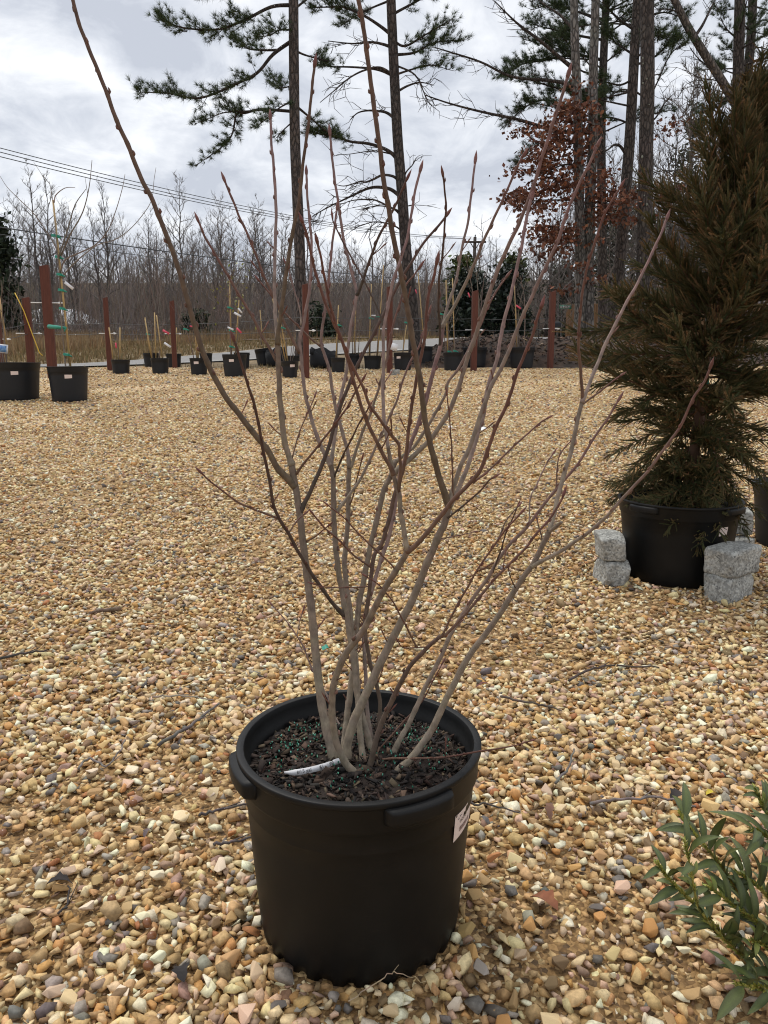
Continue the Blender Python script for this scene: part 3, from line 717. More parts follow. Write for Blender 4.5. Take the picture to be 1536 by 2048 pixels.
    if bid not in ('S1', 'S3', 'S2', 'S4', 'S5', 'S6', 'S7', 'S9', 'S10', 'S12', 'S1u', 'S2l', 'S2s', 'S12s', 'S6e', 'S12u') and px[-1][1] > 0:
        t = (pts3[-1] - pts3[-3]).normalized(); e = pts3[-1]; sc = pts3[-1].y / FPX
        L_ = (13 + 3.4 * r1) * sc * rg.uniform(.9, 1.15); w = max(r1 * 1.45, 2.0) * sc
        mb = MB(); bc = jitc(srgb(116, 76, 70), rg, .15)
        mb.tube([e - t * L_ * .15, e + t * L_ * .1, e + t * L_ * .35, e + t * L_ * .6, e + t * L_ * .82, e + t * L_], [w * .62, w * .95, w, w * .72, w * .38, w * .04], 7,
                [lerpc(cols[-1], bc, k) for k in (0, .5, .9, 1, 1, 1)])
        me = mb.mesh('bud', m_bark, True, shrub.location); put('bud', me, bo)

# --- plant tag looped round the bent stem
def strip(name, pts, ups, wid, mat, parent, thick=.0006):
    mb = MB()
    n = len(pts)
    for i in range(n):
        t = (pts[min(i + 1, n - 1)] - pts[max(i - 1, 0)]).normalized(); u = (ups[i] - t * ups[i].dot(t)).normalized(); nn = t.cross(u)
        w = wid[i] if hasattr(wid, '__len__') else wid
        for s, k in ((-1, -1), (1, -1), (1, 1), (-1, 1)): mb.v.append(pts[i] + u * s * w / 2 + nn * k * thick / 2); mb.c.append((1, 1, 1))
    for i in range(n - 1):
        for k in range(4):
            mb.f.append((i * 4 + k, i * 4 + (k + 1) % 4, (i + 1) * 4 + (k + 1) % 4, (i + 1) * 4 + k))
    mb.f.append((3, 2, 1, 0)); mb.f.append(tuple((n - 1) * 4 + k for k in range(4)))
    return mb.build(name, mat, parent, world=True)
yt = onplane(690, 1523, SOILZ).y
tagroot = empty('plant_tag', onplane(600, 1550, SOILZ)); tag(tagroot, 'white plastic plant tag looped round a stem and lying on the bark mulch', 'plant tag')
ty = yt - .012
tp = [onplane(a, b, SOILZ + c) for a, b, c in ((568, 1545, .012), (590, 1545, .014), (620, 1540, .016), (650, 1532, .016), (668, 1525, .015), (681, 1521, .013))]
tp = catmull(tp, 5); up_t = Vector((0.06, .35, .94)).normalized()
wid = [.003 + .0075 * min(1, i / 5) for i in range(len(tp))]; wid[-8] = .0085; wid[-7] = .0075
strip('tag_strip', tp, [up_t] * len(tp), wid, m_white, tagroot)
sc_ = P(690, 1526, yt); ax = (P(680, 1503, yt) - P(700, 1538, yt)).normalized()
e1 = ax.cross(Vector((0, 1, 0))).normalized(); e2 = ax.cross(e1)
loop = [sc_ + (e1 * math.cos(a) + e2 * math.sin(a)) * .0102 for a in np.linspace(0, 2 * math.pi, 25)]
strip('tag_loop', loop, [ax] * len(loop), .013, m_white, tagroot)
def on_strip(txt, u0, u1, size, name):
    a = tp[int(u0 * (len(tp) - 1))]; b = tp[int(u1 * (len(tp) - 1))]; t = (b - a).normalized(); u = (up_t - t * up_t.dot(t)).normalized()
    me = text_mesh(txt, name, size, m_ink); mid = (a + b) / 2
    nn = t.cross(u); nn = nn if nn.y < 0 else -nn
    o = put(name, me, tagroot); o.matrix_local = frame(mid + nn * .0022 - tagroot.location, t, u)
on_strip('#15 gal', .22, .46, .009, 'handwriting'); on_strip('$169.99', .50, .84, .0095, 'handwriting')
nn = Vector((0, -1, 0)); cpos = sc_ + nn * .0112 + e1 * (.004 if e1.x > 0 else -.004)
o = put('handwriting', text_mesh('A', 'handwriting', .007, m_ink), tagroot); o.matrix_local = frame(cpos - tagroot.location, Vector((.9, 0, -.45)), Vector((.45, 0, .9)))
# ================================================================== potted conifer on the right
CY = 3.72
cb = P(1352, 1110, CY); CPOT = Vector((cb.x, CY, gz(cb.x, CY) - .008))
cpot = empty('nursery_pot', CPOT, R(20)); tag(cpot, 'black nursery pot braced with grey granite blocks under the bronze conifer', 'plant pot')
CH, CRIM, CBASE = .395, .292, .235
pot_body(CRIM, CBASE, CH, 96, .07, 0, .05).build('pot_wall', m_pot, cpot, True)
for az in (R(-72), R(195)): handle_mb(CRIM, CH, az, .27).build('handle', m_pot, cpot, True)
soil_mb(CRIM - .024, CH - .05, rg).build('soil', m_soil, cpot, True)
sticker(cpot, lambda z: CBASE + (CRIM * .955 - CBASE) * (z / CH) ** .9 + .001, R(-84), CH - .115, R(5.5), .036)
mb = MB(); mb.tube([(CBASE + .003, 0, 0), (CBASE + .006, 0, 0)], .008, 10, (.01, .01, .01))
for v in mb.v: 
    x, y, z = v; a = R(-88); v.x, v.y, v.z = x * math.cos(a) - y * math.sin(a), x * math.sin(a) + y * math.cos(a), z + .05
mb.build('drain_hole', m_soil, cpot)
add_foot(CPOT.x, CPOT.y, CBASE + .01)

m_granite = bpy.data.materials.new('granite'); m_granite.use_nodes = True
def _gran(m):
    N = m.node_tree.nodes; L = m.node_tree.links; b = N['Principled BSDF']; b.inputs['Roughness'].default_value = .8
    t = N.new('ShaderNodeTexCoord')
    v = N.new('ShaderNodeTexVoronoi'); v.inputs['Scale'].default_value = 130; L.new(t.outputs['Object'], v.inputs['Vector'])
    w = N.new('ShaderNodeTexWhiteNoise'); L.new(v.outputs['Color'], w.inputs['Vector'])
    r = N.new('ShaderNodeValToRGB'); e = r.color_ramp.elements; e[0].color = (*srgb(118, 118, 115), 1); e[1].color = (*srgb(196, 196, 189), 1)
    e[1].position = .85; q = e.new(.12); q.color = (*srgb(148, 148, 143), 1); q = e.new(.5); q.color = (*srgb(168, 168, 162), 1); L.new(w.outputs['Value'], r.inputs[0])
    n = N.new('ShaderNodeTexNoise'); n.inputs['Scale'].default_value = 9; n.inputs['Detail'].default_value = 6; L.new(t.outputs['Object'], n.inputs['Vector'])
    mr = N.new('ShaderNodeMapRange'); mr.inputs[1].default_value = .3; mr.inputs[2].default_value = .7; mr.inputs[3].default_value = .5; mr.inputs[4].default_value = 1.08
    L.new(n.outputs[0], mr.inputs[0])
    mu = N.new('ShaderNodeMix'); mu.data_type = 'RGBA'; mu.blend_type = 'MULTIPLY'; mu.inputs['Factor'].default_value = 1
    L.new(r.outputs[0], mu.inputs['A']); L.new(mr.outputs[0], mu.inputs['B']); L.new(mu.outputs['Result'], b.inputs['Base Color'])
    n2 = N.new('ShaderNodeTexNoise'); n2.inputs['Scale'].default_value = 32; n2.inputs['Detail'].default_value = 8; L.new(t.outputs['Object'], n2.inputs['Vector'])
    bp = N.new('ShaderNodeBump'); bp.inputs['Strength'].default_value = .9; bp.inputs['Distance'].default_value = .014; L.new(n2.outputs[0], bp.inputs['Height']); L.new(bp.outputs[0], b.inputs['Normal'])
_gran(m_granite)
def cobble_mesh(d, seed):
    """a split granite block: rounded box with broken, uneven faces"""
    n = 11; V = []; idx = {}; F = []; rgc = random.Random(seed * 7 + 1); cuts = []
    for _ in range(9):
        nv = Vector((rgc.choice((-1, 1)) * rgc.uniform(.2, 1), rgc.choice((-1, 1)) * rgc.uniform(.2, 1), rgc.uniform(-1, 1))).normalized(); cuts.append((nv, (abs(nv.x) * d[0] + abs(nv.y) * d[1] + abs(nv.z) * d[2]) / 2 * rgc.uniform(.74, .9)))
    def vert(i, j, k):
        key = (i, j, k)
        if key not in idx:
            p = Vector((i / n * 2 - 1, j / n * 2 - 1, k / n * 2 - 1))
            l8 = (abs(p.x) ** 14 + abs(p.y) ** 14 + abs(p.z) ** 14) ** (1 / 14); p = p / l8
            q = Vector((p.x * d[0] / 2, p.y * d[1] / 2, p.z * d[2] / 2))
            for nv, dd_ in cuts:
                e_ = q.dot(nv) - dd_
                if e_ > 0: q -= nv * e_
            f = mnoise.fractal(q * 9 + Vector((seed * 3.1, seed, 0)), .9, 2, 4); f2 = mnoise.noise(q * 22 + Vector((seed, 0, seed)))
            q *= 1 + .07 * f + .035 * f2
            q.x += .12 * q.z * math.sin(seed * 2.3); q.y += .1 * q.z * math.cos(seed * 1.7)
            idx[key] = len(V); V.append(q)
        return idx[key]
    for a in range(n):
        for b in range(n):
            F += [(vert(a, b, 0), vert(a, b + 1, 0), vert(a + 1, b + 1, 0), vert(a + 1, b, 0)), (vert(a, b, n), vert(a + 1, b, n), vert(a + 1, b + 1, n), vert(a, b + 1, n)),
                  (vert(a, 0, b), vert(a + 1, 0, b), vert(a + 1, 0, b + 1), vert(a, 0, b + 1)), (vert(a, n, b), vert(a, n, b + 1), vert(a + 1, n, b + 1), vert(a + 1, n, b)),
                  (vert(0, a, b), vert(0, a, b + 1), vert(0, a + 1, b + 1), vert(0, a + 1, b)), (vert(n, a, b), vert(n, a + 1, b), vert(n, a + 1, b + 1), vert(n, a, b + 1))]
    me = np_mesh('granite_block', [tuple(v) for v in V], np.array(F), None, m_granite, True); return me
def cobble(px, py, y, d, rz, seed, label, z=None, tilt=(0, 0)):
    p = P(px, py, y); zz = gz(p.x, y) + d[2] / 2 - .012 if z is None else z
    o = put('granite_block', cobble_mesh(d, seed), None, (p.x, y, zz)); o.rotation_euler = (tilt[0], tilt[1], rz)
    tag(o, label, 'stone block', 'granite blocks bracing the pots')
    if z is None: add_foot(p.x, y, min(d[0], d[1]) * .45)
    return o
cobble(1223, 1135, 3.60, (.120, .18, .132), R(6), 1, 'grey granite block at the bottom of the stack left of the conifer pot')
cobble(1220, 1076, 3.60, (.118, .18, .128), R(-3), 2, 'grey granite block on top of the stack left of the conifer pot', z=gz(1, 3.6) + .135 + .05)
cobble(1240, 1040, 3.78, (.14, .13, .20), R(20), 3, 'grey granite block half hidden behind the left stack by the conifer pot')
cobble(1453, 1172, 3.38, (.225, .14, .132), R(38), 4, 'grey granite block at the bottom of the stack right of the conifer pot')
cobble(1467, 1108, 3.38, (.235, .15, .128), R(30), 5, 'large rough granite block on top of the stack right of the conifer pot', z=gz(1.5, 3.38) + .135 + .046, tilt=(0, R(-2)))
cobble(1480, 1025, 4.02, (.15, .12, .12), R(10), 6, 'pale granite block on the gravel behind the conifer pot')
cobble(1470, 985, 4.12, (.20, .15, .13), R(-25), 7, 'pale granite block on top of the pile behind the conifer pot', z=gz(1.9, 4.1) + .175)
cobble(1450, 1055, 3.95, (.10, .10, .10), R(33), 8, 'small granite block wedged behind the conifer pot near its price sticker')

# second pot at the right edge
rp = P(1600, 1010, 4.25); rpot = empty('nursery_pot', (rp.x, 4.25, gz(rp.x, 4.25) - .006)); tag(rpot, 'black nursery pot cut off by the right edge behind the conifer', 'plant pot')
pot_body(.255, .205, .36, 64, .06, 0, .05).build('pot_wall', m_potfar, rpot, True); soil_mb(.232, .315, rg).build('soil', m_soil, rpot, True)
add_foot(rp.x, 4.25, .22)

# --- the conifer: sprays of rope-like twigs
m_crypt = M('bronze_conifer', attr=True, rough=.75, var=.25, vs=14, spec=.3)
m_trunk = M('brown_bark', srgb(92, 70, 56), .9, var=.3, vs=30, bump=.6, bs=60, bdist=.006, stretch=(1, 1, .2))
BRONZE = [srgb(154, 112, 74), srgb(138, 104, 66), srgb(124, 104, 66), srgb(166, 126, 94), srgb(116, 98, 62)]
GREEN = [srgb(70, 82, 50), srgb(60, 72, 46), srgb(82, 84, 50)]
def rope(mb, p0, d, L_, rg, tint):
    """one twig: thin core with short needles lying forward"""
    k = max(7, int(L_ / .0095)); p = Vector(p0); d = Vector(d).normalized(); pts = []
    side = d.cross(Vector((0, 0, 1)))
    if side.length < .1: side = Vector((1, 0, 0))
    side.normalize(); bend = rg.uniform(-.6, 1.3)
    for i in range(k):
        pts.append(p.copy()); d = (d + Vector((0, 0, .022 * bend)) + side * rg.uniform(-.03, .03)).normalized(); p = p + d * (L_ / k)
        t = i / k; c = lerpc(tint[0], tint[1], min(1, t * 1.5)); a0 = rg.uniform(0, 6.28)
        up = side.cross(d).normalized()
        for j in range(4):
            a = a0 + j * 1.57; o = side * math.cos(a) + up * math.sin(a); nl = rg.uniform(.020, .030) * (1.1 - .5 * t)
            w = d.cross(o) * .0036; b = pts[-1]
            mb.add([b - w, b + w, b + d * nl * .85 + o * nl * .55], [(0, 1, 2)], jitc(c, rg, .22))
    pts.append(p); mb.tube([pts[0], pts[len(pts) // 2], pts[-1]], [.005, .0045, .002], 3, tint[0], cap=False)
def spray_mesh(seed, droop):
    rg = random.Random(seed); mb = MB(); n = 14; base = rg.choice(BRONZE); path = []
    for i in range(n + 1):
        t = i / n; path.append(Vector((t, .07 * math.sin(t * 4 + seed), .26 * t * t * (1 - droop) - droop * .5 * t * t)))
    for i in range(2, n + 1):
        t = i / n; d = (path[i] - path[i - 1]).normalized(); s0 = d.cross(Vector((0, 0, 1))).normalized(); u0 = s0.cross(d)
        for rep in range(7):
            a = rg.uniform(0, 6.28); o = s0 * math.cos(a) + u0 * math.sin(a) * .75
            L_ = .30 * (1.1 - t * .5) * rg.uniform(.5, 1.15)
            dd = d * rg.uniform(.7, 1.2) + o * rg.uniform(.4, .95) + Vector((0, 0, .18 - .55 * droop * rg.random()))
            g = rg.choice(GREEN); bz = lerpc(base, rg.choice(BRONZE), .6); k = rg.random() ** 1.25
            rope(mb, path[i] + Vector((rg.uniform(-.05, .05), 0, 0)), dd, L_, rg, (lerpc(g, bz, .1), lerpc(g, bz, k)))
    mb2 = MB(); mb2.tube(path, [.012 * (1.1 - i / n) + .002 for i in range(n + 1)], 5, srgb(86, 62, 46))
    mb.add(mb2.v, mb2.f, list(mb2.c))
    return mb.mesh('branch', m_crypt)
sprays = [[spray_mesh(40 + i, 0.0) for i in range(4)], [spray_mesh(60 + i, .55) for i in range(4)], [spray_mesh(80 + i, 1.1) for i in range(3)]]
tr0 = Vector((CPOT.x + .02, CY, CPOT.z + CH - .06))
tpts = catmull([tr0, P(1392, 880, CY), P(1405, 780, CY), P(1418, 690, CY + .01), P(1443, 623, CY + .02), P(1470, 545, CY + .02), P(1478, 480, CY + .02), P(1492, 380, CY), P(1510, 280, CY), P(1524, 175, CY)], 6)
conifer = empty('potted_conifer', tr0); tag(conifer, 'bushy bronze-green conifer with drooping sprays in the pot braced by granite', 'conifer')
mb = MB(); mb.tube(tpts, [.024 * (1 - i / len(tpts)) + .004 for i in range(len(tpts))], 9, (1, 1, 1)); mb.build('trunk', m_trunk, conifer, True, world=True)
m_tie = M('green_tape', srgb(38, 140, 118), .5, var=.15, vs=30)
def ring_tie(parent, p, axis, r, wdt=.02):
    mb = MB(); axis = Vector(axis).normalized(); mb.tube([Vector(p) - axis * wdt / 2, Vector(p) + axis * wdt / 2], r, 8); mb.build('tie_tape', m_tie, parent, world=True)
for k in (26, 37, 13): ring_tie(conifer, tpts[k], tpts[k + 1] - tpts[k], .026, .022)
rg = random.Random(77); NB = 205
for i in range(NB):
    u = ((i + rg.random()) / NB) ** 1.12; k = min(len(tpts) - 2, int((.02 + .96 * u) * (len(tpts) - 1))); p = tpts[k].lerp(tpts[k + 1], rg.random())
    prof = np.interp(u, [0, .08, .17, .3, .45, .6, .78, .9, 1.0], [.30, .40, .58, .66, .60, .56, .46, .32, .18])
    L_ = prof * rg.uniform(.52, 1.0); az = i * 2.39996 + rg.uniform(-.5, .5)
    lift = np.interp(u, [0, .08, .2, .5, 1], [-.12, -.12, .10, .50, 1.05]) + rg.uniform(-.35, .35)
    grp = 2 if u < .12 else (1 if u < .45 and rg.random() < .6 else 0)
    o = put('branch', rg.choice(sprays[grp]), conifer, p - tr0)
    o.rotation_euler = (rg.uniform(-1.2, 1.2), -lift, az); o.scale = (L_, max(L_, .36), max(L_, .36))

for i in range(46):                # short skirt that hides the foot of the trunk
    p = tpts[0].lerp(tpts[8], rg.random() ** 1.2); L_ = rg.uniform(.15, .25); o = put('branch', rg.choice(sprays[1 + i % 2]), conifer, p - tr0)
    o.rotation_euler = (rg.uniform(-1.5, 1.5), rg.uniform(-.6, .1), i * 2.4); o.scale = (L_, .34, .34)
# ================================================================== evergreen shrub at the lower right
m_leaf = M('glossy_leaf', attr=True, rough=.5, var=.18, vs=40, spec=.5)
m_budg = M('flower_bud', attr=True, rough=.6, var=.2, vs=60)
def leaf_mesh(seed, col, wid=.27, curl=.12):
    rg = random.Random(seed); mb = MB(); n = 8
    for i in range(n + 1):
        t = i / n; w = wid * .5 * (math.sin(math.pi * min(1, t ** .85)) ** .75) + (.006 if t < .98 else 0)
        z = curl * math.sin(t * math.pi * .9) - .12 * t * t; fold = .35 * w
        sd = .04 * math.sin(t * 3 + seed)
        mid = lerpc(col, srgb(120, 132, 70), .35)
        for s, c in ((-1, col), (0, mid), (1, col)):
            mb.v.append(Vector((t, sd + s * w, z + abs(s) * fold))); mb.c.append(jitc(c, rg, .06))
    for i in range(n):
        for k in (0, 1): a = i * 3 + k; mb.f.append((a, a + 3, a + 4, a + 1))
    return mb.mesh('leaf', m_leaf, True)
leafs = [leaf_mesh(i, jitc(srgb(64, 74, 38), random.Random(i), .3), .20 + .02 * (i % 3)) for i in range(7)]
leafy = [leaf_mesh(20 + i, jitc(srgb(96, 106, 46), random.Random(i), .2), .34) for i in range(3)]
lb = G(1600, 2000); laurel = empty('evergreen_shrub', (lb.x, lb.y, 0)); tag(laurel, 'low evergreen shrub with long dark leaves at the lower right corner', 'shrub')
rg = random.Random(12)
LS = [[(1590,2010),(1520,1960),(1470,1900),(1420,1840),(1370,1790),(1335,1755),(1312,1722)], [(1590,2000),(1530,1880),(1480,1790),(1440,1730),(1400,1680),(1375,1650),(1358,1622)],
      [(1595,2000),(1560,1900),(1520,1850),(1480,1820),(1440,1790),(1412,1770)], [(1600,1990),(1580,1820),(1560,1720),(1545,1650),(1525,1610),(1508,1572)],
      [(1600,1995),(1570,1880),(1540,1800),(1500,1760),(1465,1740)], [(1600,2005),(1540,1950),(1500,1920),(1450,1880),(1400,1820),(1380,1730),(1368,1678)],
      [(1605,1985),(1590,1850),(1575,1760),(1550,1690),(1520,1665),(1505,1660)], [(1600,2010),(1560,1985),(1520,1975),(1470,1968)], [(1600,2000),(1565,1930),(1530,1890),(1500,1880)]]
LY = [1.13, 1.24, 1.16, 1.2, 1.2, 1.1, 1.15, 1.04, 1.1]
for si, (sp, ye) in enumerate(zip(LS, LY)):
    y0 = lb.y + rg.uniform(-.01, .05); n = len(sp)
    pts = catmull([(lb.x + .0, y0, .0)] + [P(a, b, y0 + (ye - y0) * (i / (n - 1))) for i, (a, b) in enumerate(sp)][1:], 4)
    mb = MB(); m_ = len(pts); mb.tube(pts, [.0026 - .0012 * i / m_ for i in range(m_)], 5, [lerpc(srgb(120, 84, 46), srgb(150, 146, 66), i / m_) for i in range(m_)])
    # flower-bud spike at the tip: clustered small scales
    for i in range(int(m_ * .38), m_):
        d = (pts[i] - pts[i - 1]).normalized()
        for q in range(16):
            o = Vector((rg.gauss(0, 1), rg.gauss(0, 1), rg.gauss(0, 1))); o = (o - d * o.dot(d)).normalized(); b0 = pts[i] - d * rg.uniform(0, .01)
            s = rg.uniform(.006, .0125) * (1.15 - .5 * i / m_); w = d.cross(o) * s * .34
            mb.add([b0 - w, b0 + w, b0 + (o * .8 + d) * s], [(0, 1, 2)], jitc(srgb(160, 160, 72) if rg.random() < .75 else (srgb(184, 180, 116) if rg.random() < .5 else srgb(104, 116, 52)), rg, .25))
    st = mb.build('stem', m_budg, laurel, True, world=True)
    nl = 18 if si not in (7, 8) else 13
    for k in range(nl):
        i = int(m_ * (.22 + .72 * (k + rg.random() * .5) / nl)); i = min(i, m_ - 2); d = (pts[i + 1] - pts[i]).normalized()
        o = Vector((rg.gauss(0, 1), rg.gauss(0, 1), rg.gauss(.3, .8))); o = (o - d * o.dot(d)).normalized(); f = (d * rg.uniform(.5, 1.1) + o).normalized()
        young = k > nl * .7 and rg.random() < .5
        L_ = rg.uniform(.024, .034) if young else rg.uniform(.046, .078)
        lo = put('leaf', rg.choice(leafy if young else leafs), st)
        upv = Vector((0, -.35, 1)) + o * .4
        mt = frame(pts[i] - laurel.location, f, upv.cross(f)); 
        if mt.to_3x3() @ Vector((0, 0, 1)) @ Vector((0, 0, 1)) < 0: mt = mt @ Matrix.Rotation(math.pi, 4, 'X')
        lo.matrix_local = mt @ Matrix.Diagonal((L_, L_, L_, 1))

# ================================================================== litter on the gravel
m_twig = M('dead_twig', attr=True, rough=.9, var=.3, vs=40)
def litter_twig(px, lab, r=3.2, col=(70, 62, 58), lift=.018):
    pts = []
    for a, b in px: g = G(a, b); pts.append(Vector((g.x, g.y, g.z + lift + .016)))
    pts = catmull(pts, 6); rg2 = random.Random(px[0][0]); root = pts[0].copy()
    pts = [p + Vector((rg2.uniform(-1, 1), rg2.uniform(-1, 1), rg2.uniform(-1, 1))) * .003 for p in pts]
    mb = MB(); c = srgb(*col); mb.tube(pts, [r * p.y / FPX * (1 - .5 * i / len(pts)) for i, p in enumerate(pts)], 6, [jitc(c, rg2, .3) for _ in pts])
    k = len(pts) // 2
    if len(pts) > 8:
        q = pts[k] + (pts[k + 1] - pts[k]).normalized() * .03 + Vector((.012, .02, .004)); mb.tube([pts[k], q], [r * .5 * q.y / FPX, r * .25 * q.y / FPX], 5, c)
    o = put('fallen_twig', mb.mesh('fallen_twig', m_twig, True, root), None, root); tag(o, lab, 'twig', 'twigs lying on the gravel')
litter_twig([(318, 1512), (375, 1478), (410, 1450), (440, 1428)], 'grey straight twig left of the foreground pot', 4.2, (96, 90, 86))
litter_twig([(158, 1565), (180, 1540), (212, 1556), (235, 1535), (252, 1500)], 'forked grey twig on the gravel at left', 3.0, (120, 112, 106))
litter_twig([(308, 1414), (360, 1412), (430, 1420)], 'thin pale twig behind the grey straight twig', 2.2, (140, 130, 118))
litter_twig([(398, 1658), (425, 1650), (470, 1640), (505, 1632)], 'dark bent twig touching the pot wall on its left side', 3.6, (84, 78, 76))
litter_twig([(430, 1715), (465, 1712), (510, 1698)], 'short knobbly twig low on the left of the pot', 3.8, (92, 86, 84))
litter_twig([(1138, 1380), (1180, 1358), (1230, 1349), (1318, 1354)], 'long dark curved twig on the gravel right of the pot', 3.0, (78, 68, 62))
litter_twig([(1000, 1412), (1050, 1425), (1090, 1432), (1125, 1442)], 'dark twig lying near the pot rim on the right', 2.8, (86, 74, 66))
litter_twig([(1180, 1632), (1240, 1624), (1320, 1622), (1390, 1638)], 'long grey twig pointing at the evergreen shrub', 3.6, (118, 108, 104))
litter_twig([(1110, 1590), (1135, 1560), (1147, 1520)], 'mossy upright twig between pot and evergreen shrub', 3.4, (104, 100, 94))
litter_twig([(926, 1632), (975, 1636), (1040, 1652)], 'dark twig beside the price sticker of the pot', 2.8, (80, 74, 72))
litter_twig([(120, 1860), (138, 1838), (141, 1800)], 'short black twig at the lower left', 3.0, (58, 54, 52))
litter_twig([(0, 1335), (50, 1325), (95, 1318)], 'dark twig at the left edge of the gravel', 3.0, (66, 60, 58))
litter_twig([(240, 1228), (205, 1232), (180, 1236)], 'broken flat stick on the gravel at far left', 5.0, (110, 90, 76), .008)
litter_twig([(700, 2040), (770, 1990), (800, 1985), (850, 2000)], 'thin pale grass stalk in front of the pot', 1.6, (170, 150, 120), .02)
def litter_leaf(px, py, L_, col, rz, lab, wid=.5, tilt=.25):
    g = G(px, py); rg2 = random.Random(px); c = srgb(*col); mb = MB(); n = 7
    for i in range(n + 1):
        t = i / n; w = wid * .5 * math.sin(math.pi * min(1, t ** .9)) * (1 + (.28 if i % 2 else -.22)) + .01
        for s in (-1, 0, 1): mb.v.append(Vector((t * L_, s * w * L_, L_ * (.18 * math.sin(t * 3.1) + .22 * abs(s) * w * 2 + rg2.uniform(-.02, .02))))); mb.c.append(jitc(c, rg2, .15))
    for i in range(n):
        for k in (0, 1): a = i * 3 + k; mb.f.append((a, a + 3, a + 4, a + 1))
    o = put('fallen_leaf', mb.mesh('fallen_leaf', m_twig, True), None, (g.x, g.y, g.z + .03)); o.rotation_euler = (tilt * rg2.uniform(-1, 1), tilt * rg2.uniform(-1, 1), rz)
    tag(o, lab, 'leaf', 'leaves fallen on the gravel')
litter_leaf(1410, 1612, .030, (196, 176, 62), .4, 'small yellow leaf on the gravel above the evergreen shrub')
litter_leaf(1115, 1850, .062, (134, 84, 58), 2.4, 'brown lobed oak leaf lying right of the pot base', .6)
litter_leaf(1340, 1625, .05, (52, 46, 44), .8, 'curled black leaf beside the long grey twig', .5)
litter_leaf(290, 1700, .045, (98, 84, 84), 1.5, 'upright greyish leaf left of the pot', .3, .8)
litter_leaf(95, 1795, .05, (46, 40, 40), .3, 'dark rotted leaf at the lower left', .6)
litter_leaf(370, 1995, .05, (42, 38, 38), 1.9, 'frayed black leaf at the bottom left of the pot', .5)
litter_leaf(950, 1392, .055, (104, 66, 60), .2, 'slender maroon leaf behind the pot rim on the right', .25, .1)
litter_leaf(1100, 1665, .06, (112, 82, 66), 1.4, 'torn strip of brown bark right of the sticker', .3, .3)
litter_leaf(560, 1345 + 20, .03, (120, 100, 84), 1.0, 'pale dry leaf just behind the pot', .5)
m_acorn = M('acorn', srgb(112, 70, 44), .35, var=.25, vs=60, col2=srgb(138, 92, 58))
mb = MB(); mb.lathe([(.0005, -1.25), (.12, -1.12), (.5, -.95), (.82, -.6), (.95, -.1), (.93, .35), (.72, .75), (.35, .98), (.08, 1.06), (.03, 1.2), (.0005, 1.22)], 12)
ac_me = mb.mesh('acorn', m_acorn, True)
AC = [(590//2+0, 0)]
for px, py, where in ((222, 1428, 'near the back left'), (136, 1489, 'by the stones at far left'), (268, 1624, 'left of the pot among tan stones'), (296, 1868, 'at the bottom left'), (305, 1895, 'lowest of the pair at the bottom left'),
                      (240, 1786, 'beside the dark leaf litter'), (225, 1820, 'under the dark leaf litter'), (407, 1612, 'close to the left handle of the pot'), (404, 1572, 'behind the left handle of the pot'), (8, 1685, 'at the left edge'), (298, 1955, 'orange-brown, at the bottom edge left')):
    g = G(px, py); o = put('acorn', ac_me, None, (g.x, g.y, g.z + .024)); o.scale = (.0088,) * 3; o.rotation_euler = (R(90) + random.Random(px).uniform(-.4, .4), 0, random.Random(py).uniform(0, 6.28))
    tag(o, 'brown acorn on the gravel ' + where, 'acorn', 'acorns on the gravel')
def scrap(px, py, d, mat, lab, name, cat, rz, lift=.026):
    g = G(px, py); mb = MB(); rg2 = random.Random(px); n = 5
    for i in range(n):
        for s in (-1, 1): mb.v.append(Vector((d[0] * (i / (n - 1) - .5), s * d[1] / 2 * (1 - .2 * rg2.random()), .35 * d[1] * math.sin(i * 1.3 + px)))); mb.c.append((1, 1, 1))
    for i in range(n - 1): mb.f.append((2 * i, 2 * i + 2, 2 * i + 3, 2 * i + 1))
    o = put(name, mb.mesh(name, mat), None, (g.x, g.y, g.z + lift)); o.rotation_euler = (.5, .2, rz); tag(o, lab, cat)
scrap(652, 1308, (.028, .02), m_tie, 'scrap of green tie tape on the gravel behind the pot', 'tape_scrap', 'tape', .5)
scrap(966, 863, (.11, .06), m_white, 'flat white paper scrap on the gravel in the middle distance', 'paper_scrap', 'paper', .1)
scrap(905, 858, (.10, .05), m_white, 'smaller pale paper scrap left of the white one in the middle distance', 'paper_scrap', 'paper', .2, .012)

